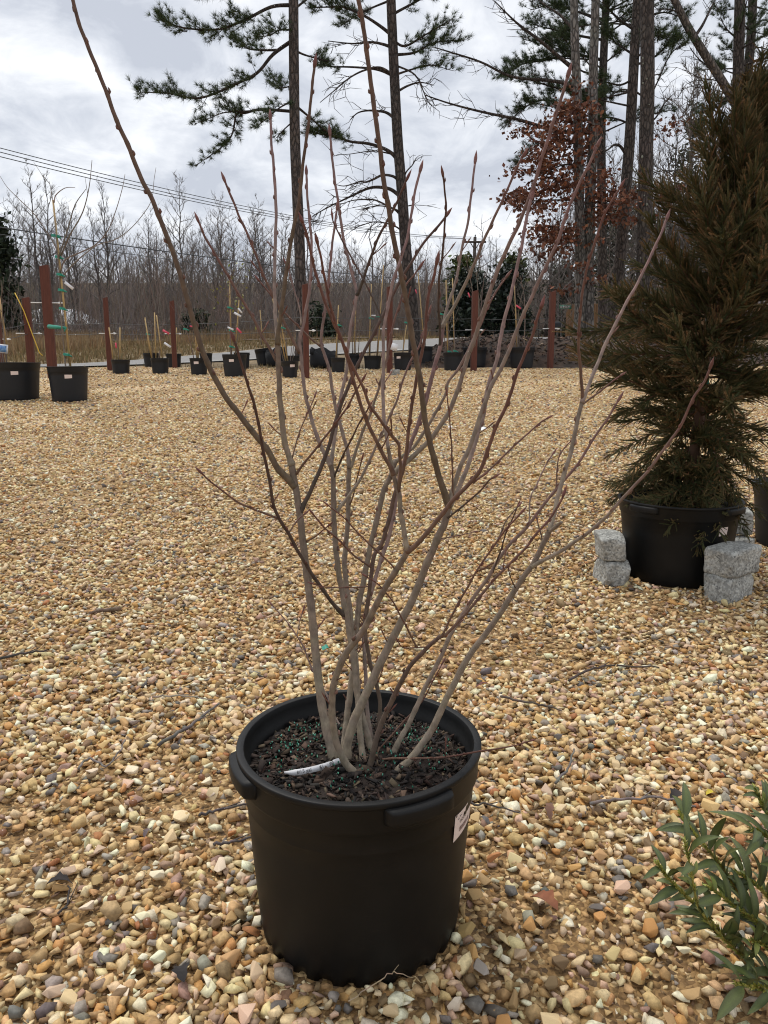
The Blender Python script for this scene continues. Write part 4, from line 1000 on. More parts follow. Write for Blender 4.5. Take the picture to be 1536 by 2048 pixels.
# ================================================================== far pots, saplings, posts and wires
m_stake = M('bamboo', srgb(176, 148, 100), .6, var=.2, vs=12)
m_sap = M('sapling_bark', attr=True, rough=.8, var=.2, vs=20)
m_post = M('stained_timber', srgb(90, 50, 38), .85, var=.3, vs=6, stretch=(6, 6, .7), bump=.3, bs=20, bdist=.004)
m_wire = M('wire', srgb(70, 72, 74), .5, var=.05)
m_ins = M('white_fitting', srgb(232, 232, 230), .5, var=.03)
m_pink = M('pink_ribbon', srgb(216, 84, 104), .6, var=.1)
m_blue = M('blue_print', srgb(70, 112, 176), .6, var=.35, vs=20, col2=srgb(120, 160, 200))
POTM = {}
def far_pot_parts(root, rim, h, lab=True, seed=1, az=None):
    key = (round(rim / h, 1), seed % 3)
    if key not in POTM:
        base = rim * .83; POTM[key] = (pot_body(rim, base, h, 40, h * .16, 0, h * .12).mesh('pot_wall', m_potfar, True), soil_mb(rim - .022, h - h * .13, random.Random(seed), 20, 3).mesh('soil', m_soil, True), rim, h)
    wm, sm, r0, h0 = POTM[key]
    w = put('pot_wall', wm, root); w.scale = (rim / r0, rim / r0, h / h0); s = put('soil', sm, root); s.scale = w.scale
    if lab:
        base = rim * .83
        a = (az if az is not None else R(-90) + random.Random(seed).uniform(-.4, .5)); sticker(root, lambda z: base + (rim * .955 - base) * (max(z, 0) / h) ** .9 + .004, a, h * .72, .055 / rim, .05)
def fpot(x0, x1, rimrow, baserow, lab, y=None, stick=True, name='nursery_pot', az=None):
    cx = (x0 + x1) / 2
    g = G(cx, baserow - 3) if y is None else Vector((P(cx, baserow, y).x, y, gz(P(cx, baserow, y).x, y)))
    w = (x1 - x0) * g.y / FPX; h = (baserow - rimrow) * g.y / FPX - w * .02
    g.y += w * .4; g.z = gz(g.x, g.y)
    o = empty(name, (g.x, g.y, g.z - .004)); tag(o, lab, 'plant pot', 'nursery pots across the yard')
    far_pot_parts(o, w / 2, max(h, .2), stick, int(cx), az); o['h'] = max(h, .2); o['r'] = w / 2
    if g.y < 13: add_foot(g.x, g.y, w / 2 * .83)
    return o
pA = fpot(-42, 64, 730, 806, 'very large black nursery pot at the left edge of the yard', az=R(-62))
pB = fpot(88, 167, 738, 808, 'large black nursery pot with a staked young tree beside the thick brown post', az=R(-68))
pC = fpot(219, 256, 723, 751, 'small black nursery pot in front of the second post from the left', stick=False)
pD = fpot(284, 315, 710, 737, 'small black nursery pot at the back left of a group of three', stick=False)
pE = fpot(299, 335, 720, 751, 'small black nursery pot at the front of the group of three on the left', stick=False)
pF = fpot(330, 360, 711, 738, 'small black nursery pot at the foot of the third post from the left', stick=False)
pG = fpot(377, 413, 720, 753, 'black nursery pot with a thin whip and green tape left of the leafy sapling')
pH = fpot(398, 423, 710, 737, 'black nursery pot half hidden behind the whip with green tape', stick=False)
pI = fpot(442, 491, 713, 757, 'broad black nursery pot with the sapling that keeps some green leaves', az=R(-95))
pI2 = fpot(466, 498, 709, 741, 'black nursery pot tucked behind the leafy sapling on its right', stick=False)
pJ = fpot(511, 543, 687, 719, 'tilted black nursery pot on the verge by the road', stick=False, y=20.3); pJ.rotation_euler = (0, R(-7), 0)
pL = fpot(561, 595, 726, 759, 'black nursery pot in front of the tall pine left of the nearest post', az=R(-62))
pL2 = fpot(566, 597, 715, 744, 'black nursery pot half hidden behind the one at the tall pine', stick=False)
pN = fpot(661, 690, 719, 748, 'small black nursery pot right of the nearest post', stick=False)
pO = fpot(697, 721, 712, 740, 'small black nursery pot with pale stems left of the wide low pot', stick=False)
pP = fpot(727, 763, 715, 742, 'low wide black nursery pot with many pale stems', stick=False)
pR = fpot(787, 825, 709, 744, 'black nursery pot with white label beside the post with a stone block', az=R(-120))
pS = fpot(833, 866, 697, 736, 'tall black nursery pot behind the one with the white label', stick=False)
pT = fpot(887, 928, 709, 745, 'black nursery pot with three staked stems left of the post by the evergreens', stick=False)
pU = fpot(927, 976, 699, 738, 'ribbed black nursery pot behind the post by the evergreens', stick=False)
pV = fpot(1021, 1072, 699, 740, 'ribbed black nursery pot in front of the bark mulch heap', stick=False)
# slumped fabric grow bags
m_bag = M('black_fabric', srgb(26, 27, 30), .9, var=.2, vs=10)
def grow_bag(x0, x1, top, base, lab, seed):
    g = G((x0 + x1) / 2, base - 2); w = (x1 - x0) * g.y / FPX; h = (base - top) * g.y / FPX; g.y += .25; g.z = gz(g.x, g.y); rg2 = random.Random(seed)
    o = empty('grow_bag', g); tag(o, lab, 'grow bag', 'slumped grow bags by the road')
    mb = MB(); ph = rg2.uniform(0, 6)
    mb.lathe([(.3 * w, 0), (.47 * w, .01), (.5 * w, .3 * h), (.5 * w, .6 * h), (.49 * w, h), (.47 * w, h), (.46 * w, .6 * h), (.1, .55 * h)], 28,
             fn=lambda r, z, a: (r * (1 + .05 * math.sin(3 * a + ph + z * 6)), z * (1 + (.22 * math.sin(a + ph) + .08 * math.sin(5 * a)) * (z > .5 * h))))
    mb.build('bag_wall', m_bag, o, True)
    soil_mb(.45 * w, .56 * h, rg2, 20, 3).build('soil', m_soil, o, True)
    if seed == 2:
        mb = MB(); mb.box((-.36 * w, -.2, h * .95), (.2 * w, .12, .3 * h), (1, 1, 1), None, .02, rg2); mb.build('folded_flap', m_bag, o)
grow_bag(529, 572, 703, 735, 'slumped black grow bag behind the shrub, left of the nearest post', 1)
grow_bag(618, 670, 706, 738, 'slumped black grow bag with a raised fold right of the nearest post', 2)
o = put('granite_block', cobble_mesh((.20, .2, .13), 9), None, G(790, 750) + Vector((0, 0, .05))); tag(o, 'pale granite block on the gravel at the foot of a far post', 'stone block')

# --- posts
def post(x, top, base, wpx, lab, lean=0., y=None):
    g = G(x, base) if y is None else Vector((P(x, base, y).x, y, gz(P(x, base, y).x, y)))
    h = (base - top) * g.y / FPX; w = wpx * g.y / FPX
    o = empty('timber_post', (g.x, g.y, g.z - .02)); tag(o, lab, 'post', 'brown timber posts along the yard')
    mb = MB(); n = 16
    for z, k in ((0, 1), (h * .5, 1), (h - .015, 1), (h, .9)):
        for i in range(n):
            a = 2 * math.pi * i / n; q = max(abs(math.cos(a)), abs(math.sin(a))); e = min(1 / q, 1.30); mb.v.append(Vector((math.cos(a) * e * w / 2 * k, math.sin(a) * e * w / 2 * k, z + (.02 * math.cos(a) if z == h else 0)))); mb.c.append((1, 1, 1))
    for j in range(3):
        for i in range(n): mb.f.append((j * n + i, j * n + (i + 1) % n, (j + 1) * n + (i + 1) % n, (j + 1) * n + i))
    mb.f.append(tuple(3 * n + i for i in range(n)))
    mb.build('timber', m_post, o); o.rotation_euler = (0, lean, R(12))
    o['h'] = h
    for hz in ((.68,) if wpx > 15 else (.52,)):                      # white tensioners where the wires pass
        mb = MB(); mb.tube([(-w * 1.7, 0, h * hz), (w * 1.7, 0, h * hz)], .011, 6); mb.lathe([(.018, h * hz - .02), (.028, h * hz - .014), (.028, h * hz + .014), (.018, h * hz + .02)], 8)
        mb.v = mb.v[:12] + [v + Vector((w * 1.3, 0, 0)) for v in mb.v[12:]]
        mb.build('wire_tensioner', m_ins, o)
    return o
p0 = post(4, 612, 752, 13, 'brown timber post at the left edge behind the very large pot')
p2 = post(64, 601, 741, 14, 'brown timber post with yellow cord between two pots at far left')
p3 = post(106, 542, 756, 17.5, 'thickest and tallest brown timber post, tied to a staked young tree')
p4 = post(220, 601, 741, 9.5, 'second brown timber post right of the thick one, behind a small pot')
p5 = post(350, 607, 736, 9.5, 'brown timber post behind the group of three small pots')
p6 = post(613, 576, 757, 11.5, 'nearest brown timber post, just right of the tall pine trunk')
p7 = post(779, 580, 746, 11, 'brown timber post with the pale stone block at its foot')
p8 = post(947, 588, 742, 11, 'brown timber post in front of the two dark evergreens')
p9 = post(1100, 589, 735, 10.5, 'rightmost brown timber post in front of the bark mulch heap')
def span(name, a, b, sag, r, mat, lab, grp, cat='wire', n=24):
    pts = []
    for i in range(n + 1):
        t = i / n; p = Vector(a).lerp(Vector(b), t); p.z -= sag * 4 * t * (1 - t); pts.append(p)
    mb = MB(); mb.tube(pts, r, 5); root = pts[0]
    o = put(name, mb.mesh(name, mat, True, root), None, root); tag(o, lab, cat, grp)
pl = [p0, p2, p4, p5, p6, p7, p8, p9]
nm = ['the left-edge post and the post with yellow cord', 'the post with yellow cord and the next post right', 'the two posts behind small pots at left', 'the third post and the nearest post', 'the nearest post and the post with the stone block', 'the post with the stone block and the evergreens', 'the evergreens and the rightmost post']
for k in range(len(pl) - 1):
    for hz, nmh in ((.52, 'lower'), (.66, 'upper')):
        a = pl[k].location + Vector((0, 0, pl[k]['h'] * hz)); b = pl[k + 1].location + Vector((0, 0, pl[k + 1]['h'] * hz))
        span('trellis_wire', a, b, .03, .006, m_wire, nmh + ' thin trellis wire between ' + nm[k], 'trellis wires between the posts')
m_cord = M('yellow_cord', srgb(212, 176, 60), .6, var=.1)
mb = MB(); a = p2.location; mb.tube([a + Vector((-.20, -.1, 1.75)), a + Vector((-.02, -.12, 1.35)), a + Vector((.13, -.13, .85)), a + Vector((.27, -.15, .42)), a + Vector((.34, -.16, .36))], .011, 6)
o = put('yellow_cord', mb.mesh('yellow_cord', m_cord, True, a), None, a); tag(o, 'yellow cord slung diagonally over the post at far left', 'cord')

# --- saplings in the far pots
def sapling(pot_, lab, stems, stakes=(), ribbons=(), leaves=0, seed=1, tags=(), rr=.011, tw=5.):
    """stems: list of photo polylines above the pot; y depth of the pot"""
    y = pot_.location.y; rg2 = random.Random(seed); base = pot_.location + Vector((0, 0, pot_['h'] * .86))
    o = empty('sapling', base); tag(o, lab, 'young tree', 'young trees in the far pots')
    for i, st in enumerate(stems):
        pts = catmull([P(a, b, y + rg2.uniform(-.12, .12)) for a, b in st], 4); c = jitc(srgb(112, 98, 88), rg2, .2); L_ = sum((pts[k] - pts[k - 1]).length for k in range(1, len(pts)))
        mb = MB(); r0 = min(rr, .006 + .006 * L_) * rg2.uniform(.8, 1.2); mb.tube(pts, [r0 * (1 - .75 * k / len(pts)) for k in range(len(pts))], 5, c)
        if L_ > .5:
            for q in range(int(L_ * tw)):
                k = rg2.randint(len(pts) // 3, len(pts) - 2); d = (pts[k + 1] - pts[k]).normalized(); s = Vector((rg2.choice((-1, 1)) * rg2.uniform(.4, 1), rg2.uniform(-.6, .6), .5))
                l2 = rg2.uniform(.12, .4) * min(1, L_ / 1.5); e = pts[k] + (d + s * .9).normalized() * l2
                mb.tube([pts[k], pts[k].lerp(e, .5) + Vector((0, 0, -.02)), e], [r0 * .4, r0 * .3, r0 * .15], 3, c)
        mb.build('stem', m_sap, o, True, world=True)
    for (a, b) in stakes:
        mb = MB(); pts = [P(*a, y + .03), P(*b, y + .05)]; mb.tube(pts, [.016, .013], 6); mb.build('bamboo_stake', m_stake, o, True, world=True)
    for (px, py, w) in ribbons:
        p = P(px, py, y); ring_tie(o, p, (.15, 0, 1), .045 * w, .035); mb = MB(); mb.tube([p, p + Vector((.09, -.02, -.03))], [.018, .008], 4); mb.build('tape_end', m_tie, o, world=True)
    for (px, py, L_, mt, ang) in tags:
        p = P(px, py, y - .05); mb = MB(); mb.box(p, (L_, .006, L_ * .28), (1, 1, 1), Matrix.Rotation(ang, 3, 'Y')); mb.build('plant_label', mt, o, world=True)
    if leaves:
        mb = MB()
        for k in range(leaves):
            px, py = rg2.choice(stems)[-1 if rg2.random() < .6 else -2]; p = P(px + rg2.gauss(0, 16), py + rg2.gauss(0, 26), y + rg2.uniform(-.3, .3)); s = rg2.uniform(.05, .10)
            d = Vector((rg2.gauss(0, 1), rg2.gauss(0, 1), rg2.gauss(-.4, .6))).normalized(); w = d.cross(Vector((rg2.random(), rg2.random(), 1))).normalized() * s * .28
            mb.add([p, p + d * s * .5 + w, p + d * s, p + d * s * .5 - w], [(0, 1, 2, 3)], jitc(srgb(126, 128, 62), rg2, .25))
        mb.build('leaves', m_leaf, o, world=True)
    return o
sapling(pB, 'young tree with long arching shoots staked to the thick post at left',
        [[(132,742),(128,700),(124,660),(121,620),(120,560),(116,515),(112,470),(108,420),(103,385),(98,362)], [(123,556),(140,535),(165,512),(195,490),(228,480),(258,460),(285,430),(303,400),(308,360),(312,335)],
         [(120,548),(130,520),(160,505),(190,490),(215,462),(232,420),(245,375),(250,348)], [(118,520),(140,470),(165,425),(178,375),(184,320)], [(116,505),(104,480),(70,430),(40,400),(15,375),(0,352)],
         [(117,515),(135,460),(150,410),(172,378)], [(108,405),(112,390),(130,376),(150,375)]], [((142, 744), (106, 400))],
        [(133,709,1.1),(124,617,1),(122,580,1),(119,549,1),(116,514,1),(111,472,1.4)], tags=((138,571,.15,m_white,.7),), rr=.012, seed=3, tw=.8)
mb = MB(); a = P(98, 653, pB.location.y + .25); b = P(131, 656, pB.location.y); mb.tube([a, a.lerp(b, .5), b], [.035, .03, .022], 6); mb.tube([b, b + Vector((-.02, 0, -.05))], .01, 4)
o = put('tie_tape', mb.mesh('tie_tape', m_tie, True, a), None, a); tag(o, 'broad green tape tying the staked young tree to the thick post', 'tape')
sapling(pA, 'cluster of grey stems with a blue picture label at the left edge', [[(14,732),(10,690),(6,650),(4,600),(2,560)], [(8,732),(2,690),(-4,640)], [(4,732),(0,700)]], [((13, 690), (-2, 590))], tags=(), rr=.03, seed=4)
y = pA.location.y - .2; o = empty('picture_label', P(4, 700, y)); tag(o, 'blue picture label hung on the stems at the left edge', 'plant label')
mb = MB(); mb.box(P(3, 697, y), (.19, .01, .13), (1, 1, 1), Matrix.Rotation(.12, 3, 'Y')); mb.build('card', m_white, o, world=True)
mb = MB(); mb.box(P(2, 697, y - .008), (.16, .006, .095), (1, 1, 1), Matrix.Rotation(.12, 3, 'Y')); mb.build('picture_print', m_blue, o, world=True)
sapling(pC, 'pair of leaning bamboo-staked whips in the small pot by the second post', [[(238,722),(236,690),(233,660)]], [((227,722),(218,655)), ((240,722),(240,655))], tags=((232,691,.12,m_pink,1.5),), seed=5)
sapling(pD, 'thin whips at the back left of the group of three pots', [[(298,711),(296,680),(292,640)]], [((300,711),(290,635))], [(295,668,.9)], seed=6)
sapling(pE, 'three staked whips with pink ribbon and white label in the group of three', [[(306,720),(304,690),(303,668)], [(318,720),(322,680),(326,645)]], [((312,720),(309,625)), ((325,720),(313,630)), ((304,718),(290,638))],
        tags=((332,664,.16,m_pink,.5), (335,690,.17,m_white,.6)), seed=7)
sapling(pF, 'thin whip with a bamboo stake beside the third post', [[(346,711),(348,690),(355,660)]], [((352,711),(353,655))], seed=8)
sapling(pG, 'pale curved whip tied with green tape left of the leafy sapling', [[(388,720),(384,700),(376,670),(360,640),(353,615)], [(395,720),(402,690),(412,660),(420,630)]], [((394,720),(389,640)), ((397,720),(392,650))], [(370,658,.8)], tags=((384,653,.1,m_pink,.2),), seed=9)
sapling(pI, 'sapling still holding some yellow-green leaves in the broad pot', [[(462,712),(460,660),(458,620),(457,585),(462,545)], [(470,712),(476,660),(478,610),(470,560)], [(458,625),(446,600),(436,585)], [(462,600),(480,590),(496,572)]], [((463,714),(459,560)), ((470,714),(478,600))],
        [(462,693,1),(462,661,1),(458,615,.8)], 70, 10, ((475,629,.16,m_white,.5), (480,621,.12,m_white,.9), (461,657,.13,m_white,.4), (478,661,.14,m_pink,.8)), rr=.02)
sapling(pJ, 'slender staked whip in the tilted pot by the road', [[(523,690),(518,650),(512,610),(506,580)]], [((526,690),(520,620))], seed=11)
sapling(pL, 'bundle of pale stems in the pot by the tall pine', [[(568,726),(562,700),(558,690)], [(575,726),(573,690),(570,650)], [(580,726),(584,690),(590,655)], [(583,726),(590,700),(598,668)]], [((576,726),(556,610)), ((572,726),(542,580))], [(563,655,.8)], seed=12, rr=.02)
sapling(pL2, 'thin grey stems behind the bundle of pale stems', [[(585,715),(590,660),(596,610)], [(592,715),(598,660)]], seed=13)
sapling(pN, 'staked thin whip right of the nearest post', [[(674,719),(676,670),(680,620),(684,570)]], [((672,719),(677,610))], [(677,650,.8)], seed=14)
sapling(pO, 'pale straight whips left of the wide low pot', [[(705,712),(704,660),(702,600)], [(711,712),(712,650),(713,590)], [(716,712),(720,660),(722,630)]], [((708,712),(713,570))], seed=15)
sapling(pP, 'row of short pale stems in the wide low pot', [[(734,715),(737,690)], [(740,715),(742,640),(744,570)], [(748,715),(752,700)], [(753,715),(758,640),(760,570)], [(758,715),(762,700)]], [((738,715),(743,568)), ((755,715),(767,530))], [(741,636,.9),(756,634,.9)], tags=((747,631,.11,m_white,0),), seed=16)
sapling(pR, 'single dark whip in the pot with the white label', [[(806,709),(808,670),(813,620),(816,585)]], [((805,709),(813,650))], [(812,645,.8)], seed=17)
sapling(pS, 'tall bare whip in the tall pot behind the white-labelled one', [[(851,697),(850,640),(851,560),(858,530)], [(851,600),(860,560),(868,525)]], [((849,697),(836,545))], tags=((832,583,.1,m_pink,1.3),), seed=18)
sapling(pT, 'three pale staked stems with green tape left of the evergreens', [[(893,709),(888,670),(880,620),(872,565)], [(898,709),(897,650),(894,560)], [(910,709),(908,650),(906,600)]], [((895,709),(892,560)), ((909,709),(905,556))], [(882,628,.8),(898,703,.9),(910,702,.9)], seed=19, rr=.018)
sapling(pU, 'vase-shaped pale multi-stem sapling at the post by the evergreens', [[(950,699),(950,640),(946,590),(938,545),(930,510)], [(953,699),(960,640),(965,580),(972,530)], [(958,699),(958,620),(955,570),(952,535)]], [], tags=((938,590,.12,m_pink,1.2),), seed=20, rr=.02)
sapling(pV, 'forked pale sapling with a pink ribbon before the bark mulch heap', [[(1036,699),(1034,650),(1031,600),(1030,555)], [(1048,699),(1050,640),(1048,590),(1040,550)], [(1040,699),(1036,640),(1044,590),(1060,545)]], [((1034,699),(1029,560))], tags=((1037,614,.14,m_pink,.6),), seed=21, rr=.02)
y = p7.location.y - .3; o = put('white_label_card', (lambda b: (b.box((0, 0, 0), (.15, .01, .15), (1, 1, 1), Matrix.Rotation(.3, 3, 'Y')), b.mesh('white_label_card', m_white))[1])(MB()), None, P(789, 694, y)); tag(o, 'square white label card beside the post with the stone block', 'plant label')
gravel_all()
# ================================================================== verge, mulch heap
m_grass = M('dry_grass', attr=True, rough=.95, var=.1, vs=1)
rg = random.Random(31)
def blades(name, spots_, hmin, hmax, w, cols, lab, per=5):
    V = []; F = []; C = []
    for (x, y) in spots_:
        for k in range(per):
            h = rg.uniform(hmin, hmax); a = rg.uniform(0, 6.28); l = rg.gauss(0, .25) * h; dx, dy = math.cos(a), math.sin(a); px, py = x + rg.gauss(0, .12), y + rg.gauss(0, .12); z = gz(px, py) - .03
            o = len(V); V += [(px - dy * w, py + dx * w, z), (px + dy * w, py - dx * w, z), (px + dx * l, py + dy * l, z + h)]; F.append((o, o + 1, o + 2)); c = jitc(rg.choice(cols), rg, .2); C += [c] * 3
    o = put(name, np_mesh(name, V, F, C, m_grass)); tag(o, lab, 'grass', kind='stuff')
def road_side(x, y):
    """distance beyond the far edge of the road"""
    best = min(range(len(fe)), key=lambda i: (fe[i].x - x) ** 2 + (fe[i].y - y) ** 2); return (Vector((x, y, 0)) - fe[best]).dot(nor[best])
def before_road(x, y):
    best = min(range(len(ne)), key=lambda i: (ne[i].x - x) ** 2 + (ne[i].y - y) ** 2); return -(Vector((x, y, 0)) - ne[best]).dot(nor[best])
tan = [srgb(154, 130, 96), srgb(140, 118, 88), srgb(166, 142, 106), srgb(128, 108, 82), srgb(150, 118, 84)]
sp = []
while len(sp) < 7500:
    y = rg.uniform(19, 52); x = rg.uniform(-.62 * y, .45 * y); s = road_side(x, y)
    if s > .25 and s < 17 and rg.random() < (.5 + .5 * min(1, s / 4)): sp.append((x, y))
blades('tall_dry_grass', [q for q in sp if road_side(*q) > 4 and mnoise.noise(Vector((q[0] * .3, q[1] * .3, 0))) > -.05], .22, .7, .013, tan, 'tall tan broomsedge growing beyond the road', 7)
blades('verge_grass', sp, .06, .2, .02, [srgb(142, 120, 84), srgb(124, 106, 74), srgb(158, 134, 96), srgb(110, 100, 66)], 'short winter grass on the verge beyond the road', 6)
sp = [(x, far_edge(x) + rg.uniform(.0, .9)) for x in np.arange(-14, 1, .05)]
sp = [q for q in sp if before_road(*q) > .1]
blades('roadside_grass', sp, .04, .14, .012, [srgb(140, 122, 84), srgb(120, 104, 70)], 'sparse dry grass between gravel and road', 4)

m_mulch = M('dark_mulch', attr=True, rough=.95, var=.3, vs=6, bump=.7, bs=14, bdist=.04)
mulch_x = np.arange(.2, 13.4, .12); mulch_y = np.arange(19.4, 25.6, .12)
def mulch_h(x, y):
    e = max(0, 1 - ((y - 22.0) / 2.4) ** 2); r = np.interp(x, [.2, 1.0, 2.2, 3.2, 4.6, 5.6, 7, 8.5, 13.4], [0, .3, .62, .74, .62, .74, .55, .42, .36])
    return r * e ** .8 + .10 * e * mnoise.fractal(Vector((x * 1.3, y * 1.3, 2)), .9, 2, 4) - .02
V = []; C = []; n = len(mulch_x); mr_ = random.Random(8)
mc = [srgb(56, 44, 35), srgb(66, 50, 39), srgb(46, 37, 31), srgb(76, 58, 45)]
for y in mulch_y:
    for x in mulch_x: V.append((x, y, gz(x, y) + mulch_h(x, y) + mr_.uniform(-.02, .02))); C.append(jitc(mr_.choice(mc), mr_, .2))
F = [(j * n + i, j * n + i + 1, (j + 1) * n + i + 1, (j + 1) * n + i) for j in range(len(mulch_y) - 1) for i in range(n - 1)]
o = put('mulch_heap', np_mesh('mulch_heap', V, F, C, m_mulch, False)); tag(o, 'long dark bark mulch heap at the far right of the yard', 'mulch heap')
mb = MB()
for i in range(2600):
    x = mr_.uniform(.4, 12); y = mr_.uniform(19.7, 22.4); h = mulch_h(x, y)
    if h < .03: continue
    c = mr_.choice(mc + [srgb(120, 98, 78), srgb(150, 126, 100)] if mr_.random() < .12 else mc); L_ = mr_.uniform(.04, .14)
    mb.box((x, y, gz(x, y) + h + .01), (L_, L_ * .35, L_ * .2), jitc(c, mr_, .3), Matrix.Rotation(mr_.uniform(0, 3), 3, 'Z') @ Matrix.Rotation(mr_.gauss(0, .6), 3, 'Y'))
o2 = mb.build('bark_chips', m_chip, o); tag(o2, kind='stuff')

# ================================================================== trees
m_bk = M('tree_bark', attr=True, rough=.95, var=.5, vs=16, stretch=(1, 1, .25), detail=6)
def plates(m):
    """plated bark: dark cracks between scales"""
    N = m.node_tree.nodes; L = m.node_tree.links; b = N['Principled BSDF']; src = b.inputs['Base Color'].links[0].from_socket
    t = N.new('ShaderNodeTexCoord'); mp = N.new('ShaderNodeMapping'); mp.inputs['Scale'].default_value = (1, 1, .38); L.new(t.outputs['Object'], mp.inputs[0])
    v = N.new('ShaderNodeTexVoronoi'); v.feature = 'DISTANCE_TO_EDGE'; v.inputs['Scale'].default_value = 11; L.new(mp.outputs[0], v.inputs['Vector'])
    r = N.new('ShaderNodeMapRange'); r.inputs[1].default_value = .02; r.inputs[2].default_value = .2; r.inputs[3].default_value = .38; r.inputs[4].default_value = 1.12; L.new(v.outputs['Distance'], r.inputs[0])
    mu = N.new('ShaderNodeMix'); mu.data_type = 'RGBA'; mu.blend_type = 'MULTIPLY'; mu.inputs['Factor'].default_value = 1; L.new(src, mu.inputs['A']); L.new(r.outputs[0], mu.inputs['B']); L.new(mu.outputs['Result'], b.inputs['Base Color'])
    bp = N.new('ShaderNodeBump'); bp.inputs['Strength'].default_value = .9; bp.inputs['Distance'].default_value = .04; L.new(r.outputs[0], bp.inputs['Height']); L.new(bp.outputs[0], b.inputs['Normal'])
plates(m_bk)
m_tw = M('bare_twigs', attr=True, rough=.95, var=.12, vs=3)
m_needle = M('pine_needles', attr=True, rough=.7, var=.12, vs=2, spec=.3)
m_rust = M('rust_leaves', attr=True, rough=.85, var=.15, vs=3)
GB = [srgb(116, 108, 103), srgb(104, 97, 92), srgb(128, 118, 111), srgb(94, 86, 81)]
def bare_tree(seed, H, n1=22, n2=6, n3=4, spread=.34, up=.75, first=.28, r0=None, col=None):
    """(trunk, crown): straight slender winter tree, three orders of branches"""
    rg = random.Random(seed); tr = MB(); cr = MB(); r0 = r0 or H * .0105; c = col or rg.choice(GB); k = 12; pts = []; x = y = 0
    for i in range(k + 1):
        pts.append(Vector((x, y, H * i / k))); x += rg.gauss(0, .011) * H * .7; y += rg.gauss(0, .011) * H * .7
    pts[0].z = -.3
    tr.tube(pts, [max(r0 * (1 - .93 * i / k), .008) for i in range(k + 1)], 7, c)
    def at(u): f = u * k; i = min(k - 1, int(f)); return pts[i].lerp(pts[i + 1], f - i)
    def limb(p, d, L_, r, seg, n):
        q = [p]; dd = d.normalized()
        for s in range(seg): dd = (dd + Vector((rg.gauss(0, .16), rg.gauss(0, .16), rg.gauss(.10, .12)))).normalized(); q.append(q[-1] + dd * L_ / seg)
        cr.tube(q, [max(r * (1 - .8 * s / seg), .004) for s in range(seg + 1)], n, jitc(c, rg, .12), cap=False); return q
    for i in range(n1):
        u = first + (1 - first) * (i + rg.random()) / n1; u = min(u, .985); a = i * 2.4 + rg.uniform(-.6, .6)
        L1 = H * spread * (1.12 - u) * rg.uniform(.6, 1.15) + .25; d = Vector((math.cos(a), math.sin(a), up * rg.uniform(.6, 1.5)))
        q = limb(at(u), d, L1, r0 * (1.02 - u) * .5 + .014, 4, 4)
        for j in range(n2):
            b = rg.randint(1, 3); d2 = (q[b + 1] - q[b]).normalized() + Vector((rg.gauss(0, .6), rg.gauss(0, .6), rg.gauss(.35, .4)))
            q2 = limb(q[b].lerp(q[b + 1], rg.random()), d2, L1 * rg.uniform(.25, .55), .015, 3, 3)
            for l in range(n3):
                b2 = rg.randint(0, 2); d3 = (q2[b2 + 1] - q2[b2]).normalized() + Vector((rg.gauss(0, .7), rg.gauss(0, .7), rg.gauss(.3, .4)))
                limb(q2[b2].lerp(q2[b2 + 1], rg.random()), d3, L1 * rg.uniform(.12, .3), .009, 2, 3)
    return tr, cr
def tree_at(name, tm, cm, x, y, s, rz, lab, grp=None, cat='tree', sxy=1.):
    o = empty(name, (x, y, gz(x, y)), rz); o.scale = (s * sxy, s * sxy, s); put('trunk', tm, o); put('crown', cm, o); tag(o, lab, cat, grp); return o
kinds = []
for i in range(6):
    t, c = bare_tree(100 + i, 12, 24, 6, 4, .26 + .05 * (i % 3), .9 + .2 * (i % 2), .22 + .06 * (i % 3)); kinds.append((t.mesh('trunk', m_bk, True), c.mesh('crown', m_tw)))
def place_px(px, toprow, y): 
    p = P(px, toprow, y); return p.x, y, p.z - gz(p.x, y)
NAMED = [(62, 335, 44, 'tall bare tree at far left behind the staked young tree'), (85, 352, 47, 'bare tree just right of the far-left one, crowns touching'), (22, 395, 42, 'dark bare tree at the left edge beside the evergreen'),
         (213, 372, 49, 'bare tree with a fine crown above the second post'), (365, 352, 50, 'tall narrow bare tree standing highest on the left skyline'), (440, 398, 51, 'bare tree right of the tallest one on the left skyline'),
         (515, 400, 54, 'bare tree with a symmetrical crown left of the tall pine'), (292, 425, 48, 'short bare tree between two taller ones on the left skyline'), (140, 420, 46, 'thin bare tree behind the bamboo stake')]
for i, (px, top, y, lab) in enumerate(NAMED):
    x, y, h = place_px(px, top, y); t, c = kinds[i % 6]; tree_at('bare_tree', t, c, x, y, h / 12, rg.uniform(0, 6), lab, 'bare trees along the left skyline')
# more trunks of the wood, alike to the eye
def alike(n, px0, px1, top0, top1, y0, y1, lab, grp, seed):
    rg2 = random.Random(seed)
    for i in range(n):
        px = px0 + (px1 - px0) * (i + rg2.random()) / n; y = rg2.uniform(y0, y1); x, y, h = place_px(px, rg2.uniform(top0, top1), y)
        t, c = rg2.choice(kinds); o = tree_at('bare_tree', t, c, x, y, h / 12, rg2.uniform(0, 6), lab, grp, sxy=rg2.uniform(.8, 1.25)); o.rotation_euler = (rg2.gauss(0, .05), rg2.gauss(0, .06), rg2.uniform(0, 6))
alike(46, -60, 590, 420, 520, 44, 66, 'grey leafless tree in the thicket on the left', 'trees of the left thicket', 1)
alike(34, 560, 1110, 478, 545, 62, 92, 'grey leafless tree in the low wood beyond the road', 'trees of the wood beyond the road', 2)
alike(30, 1100, 1600, 250, 480, 42, 66, 'grey leafless tree in the wood behind the plank fence', 'trees behind the plank fence', 3)
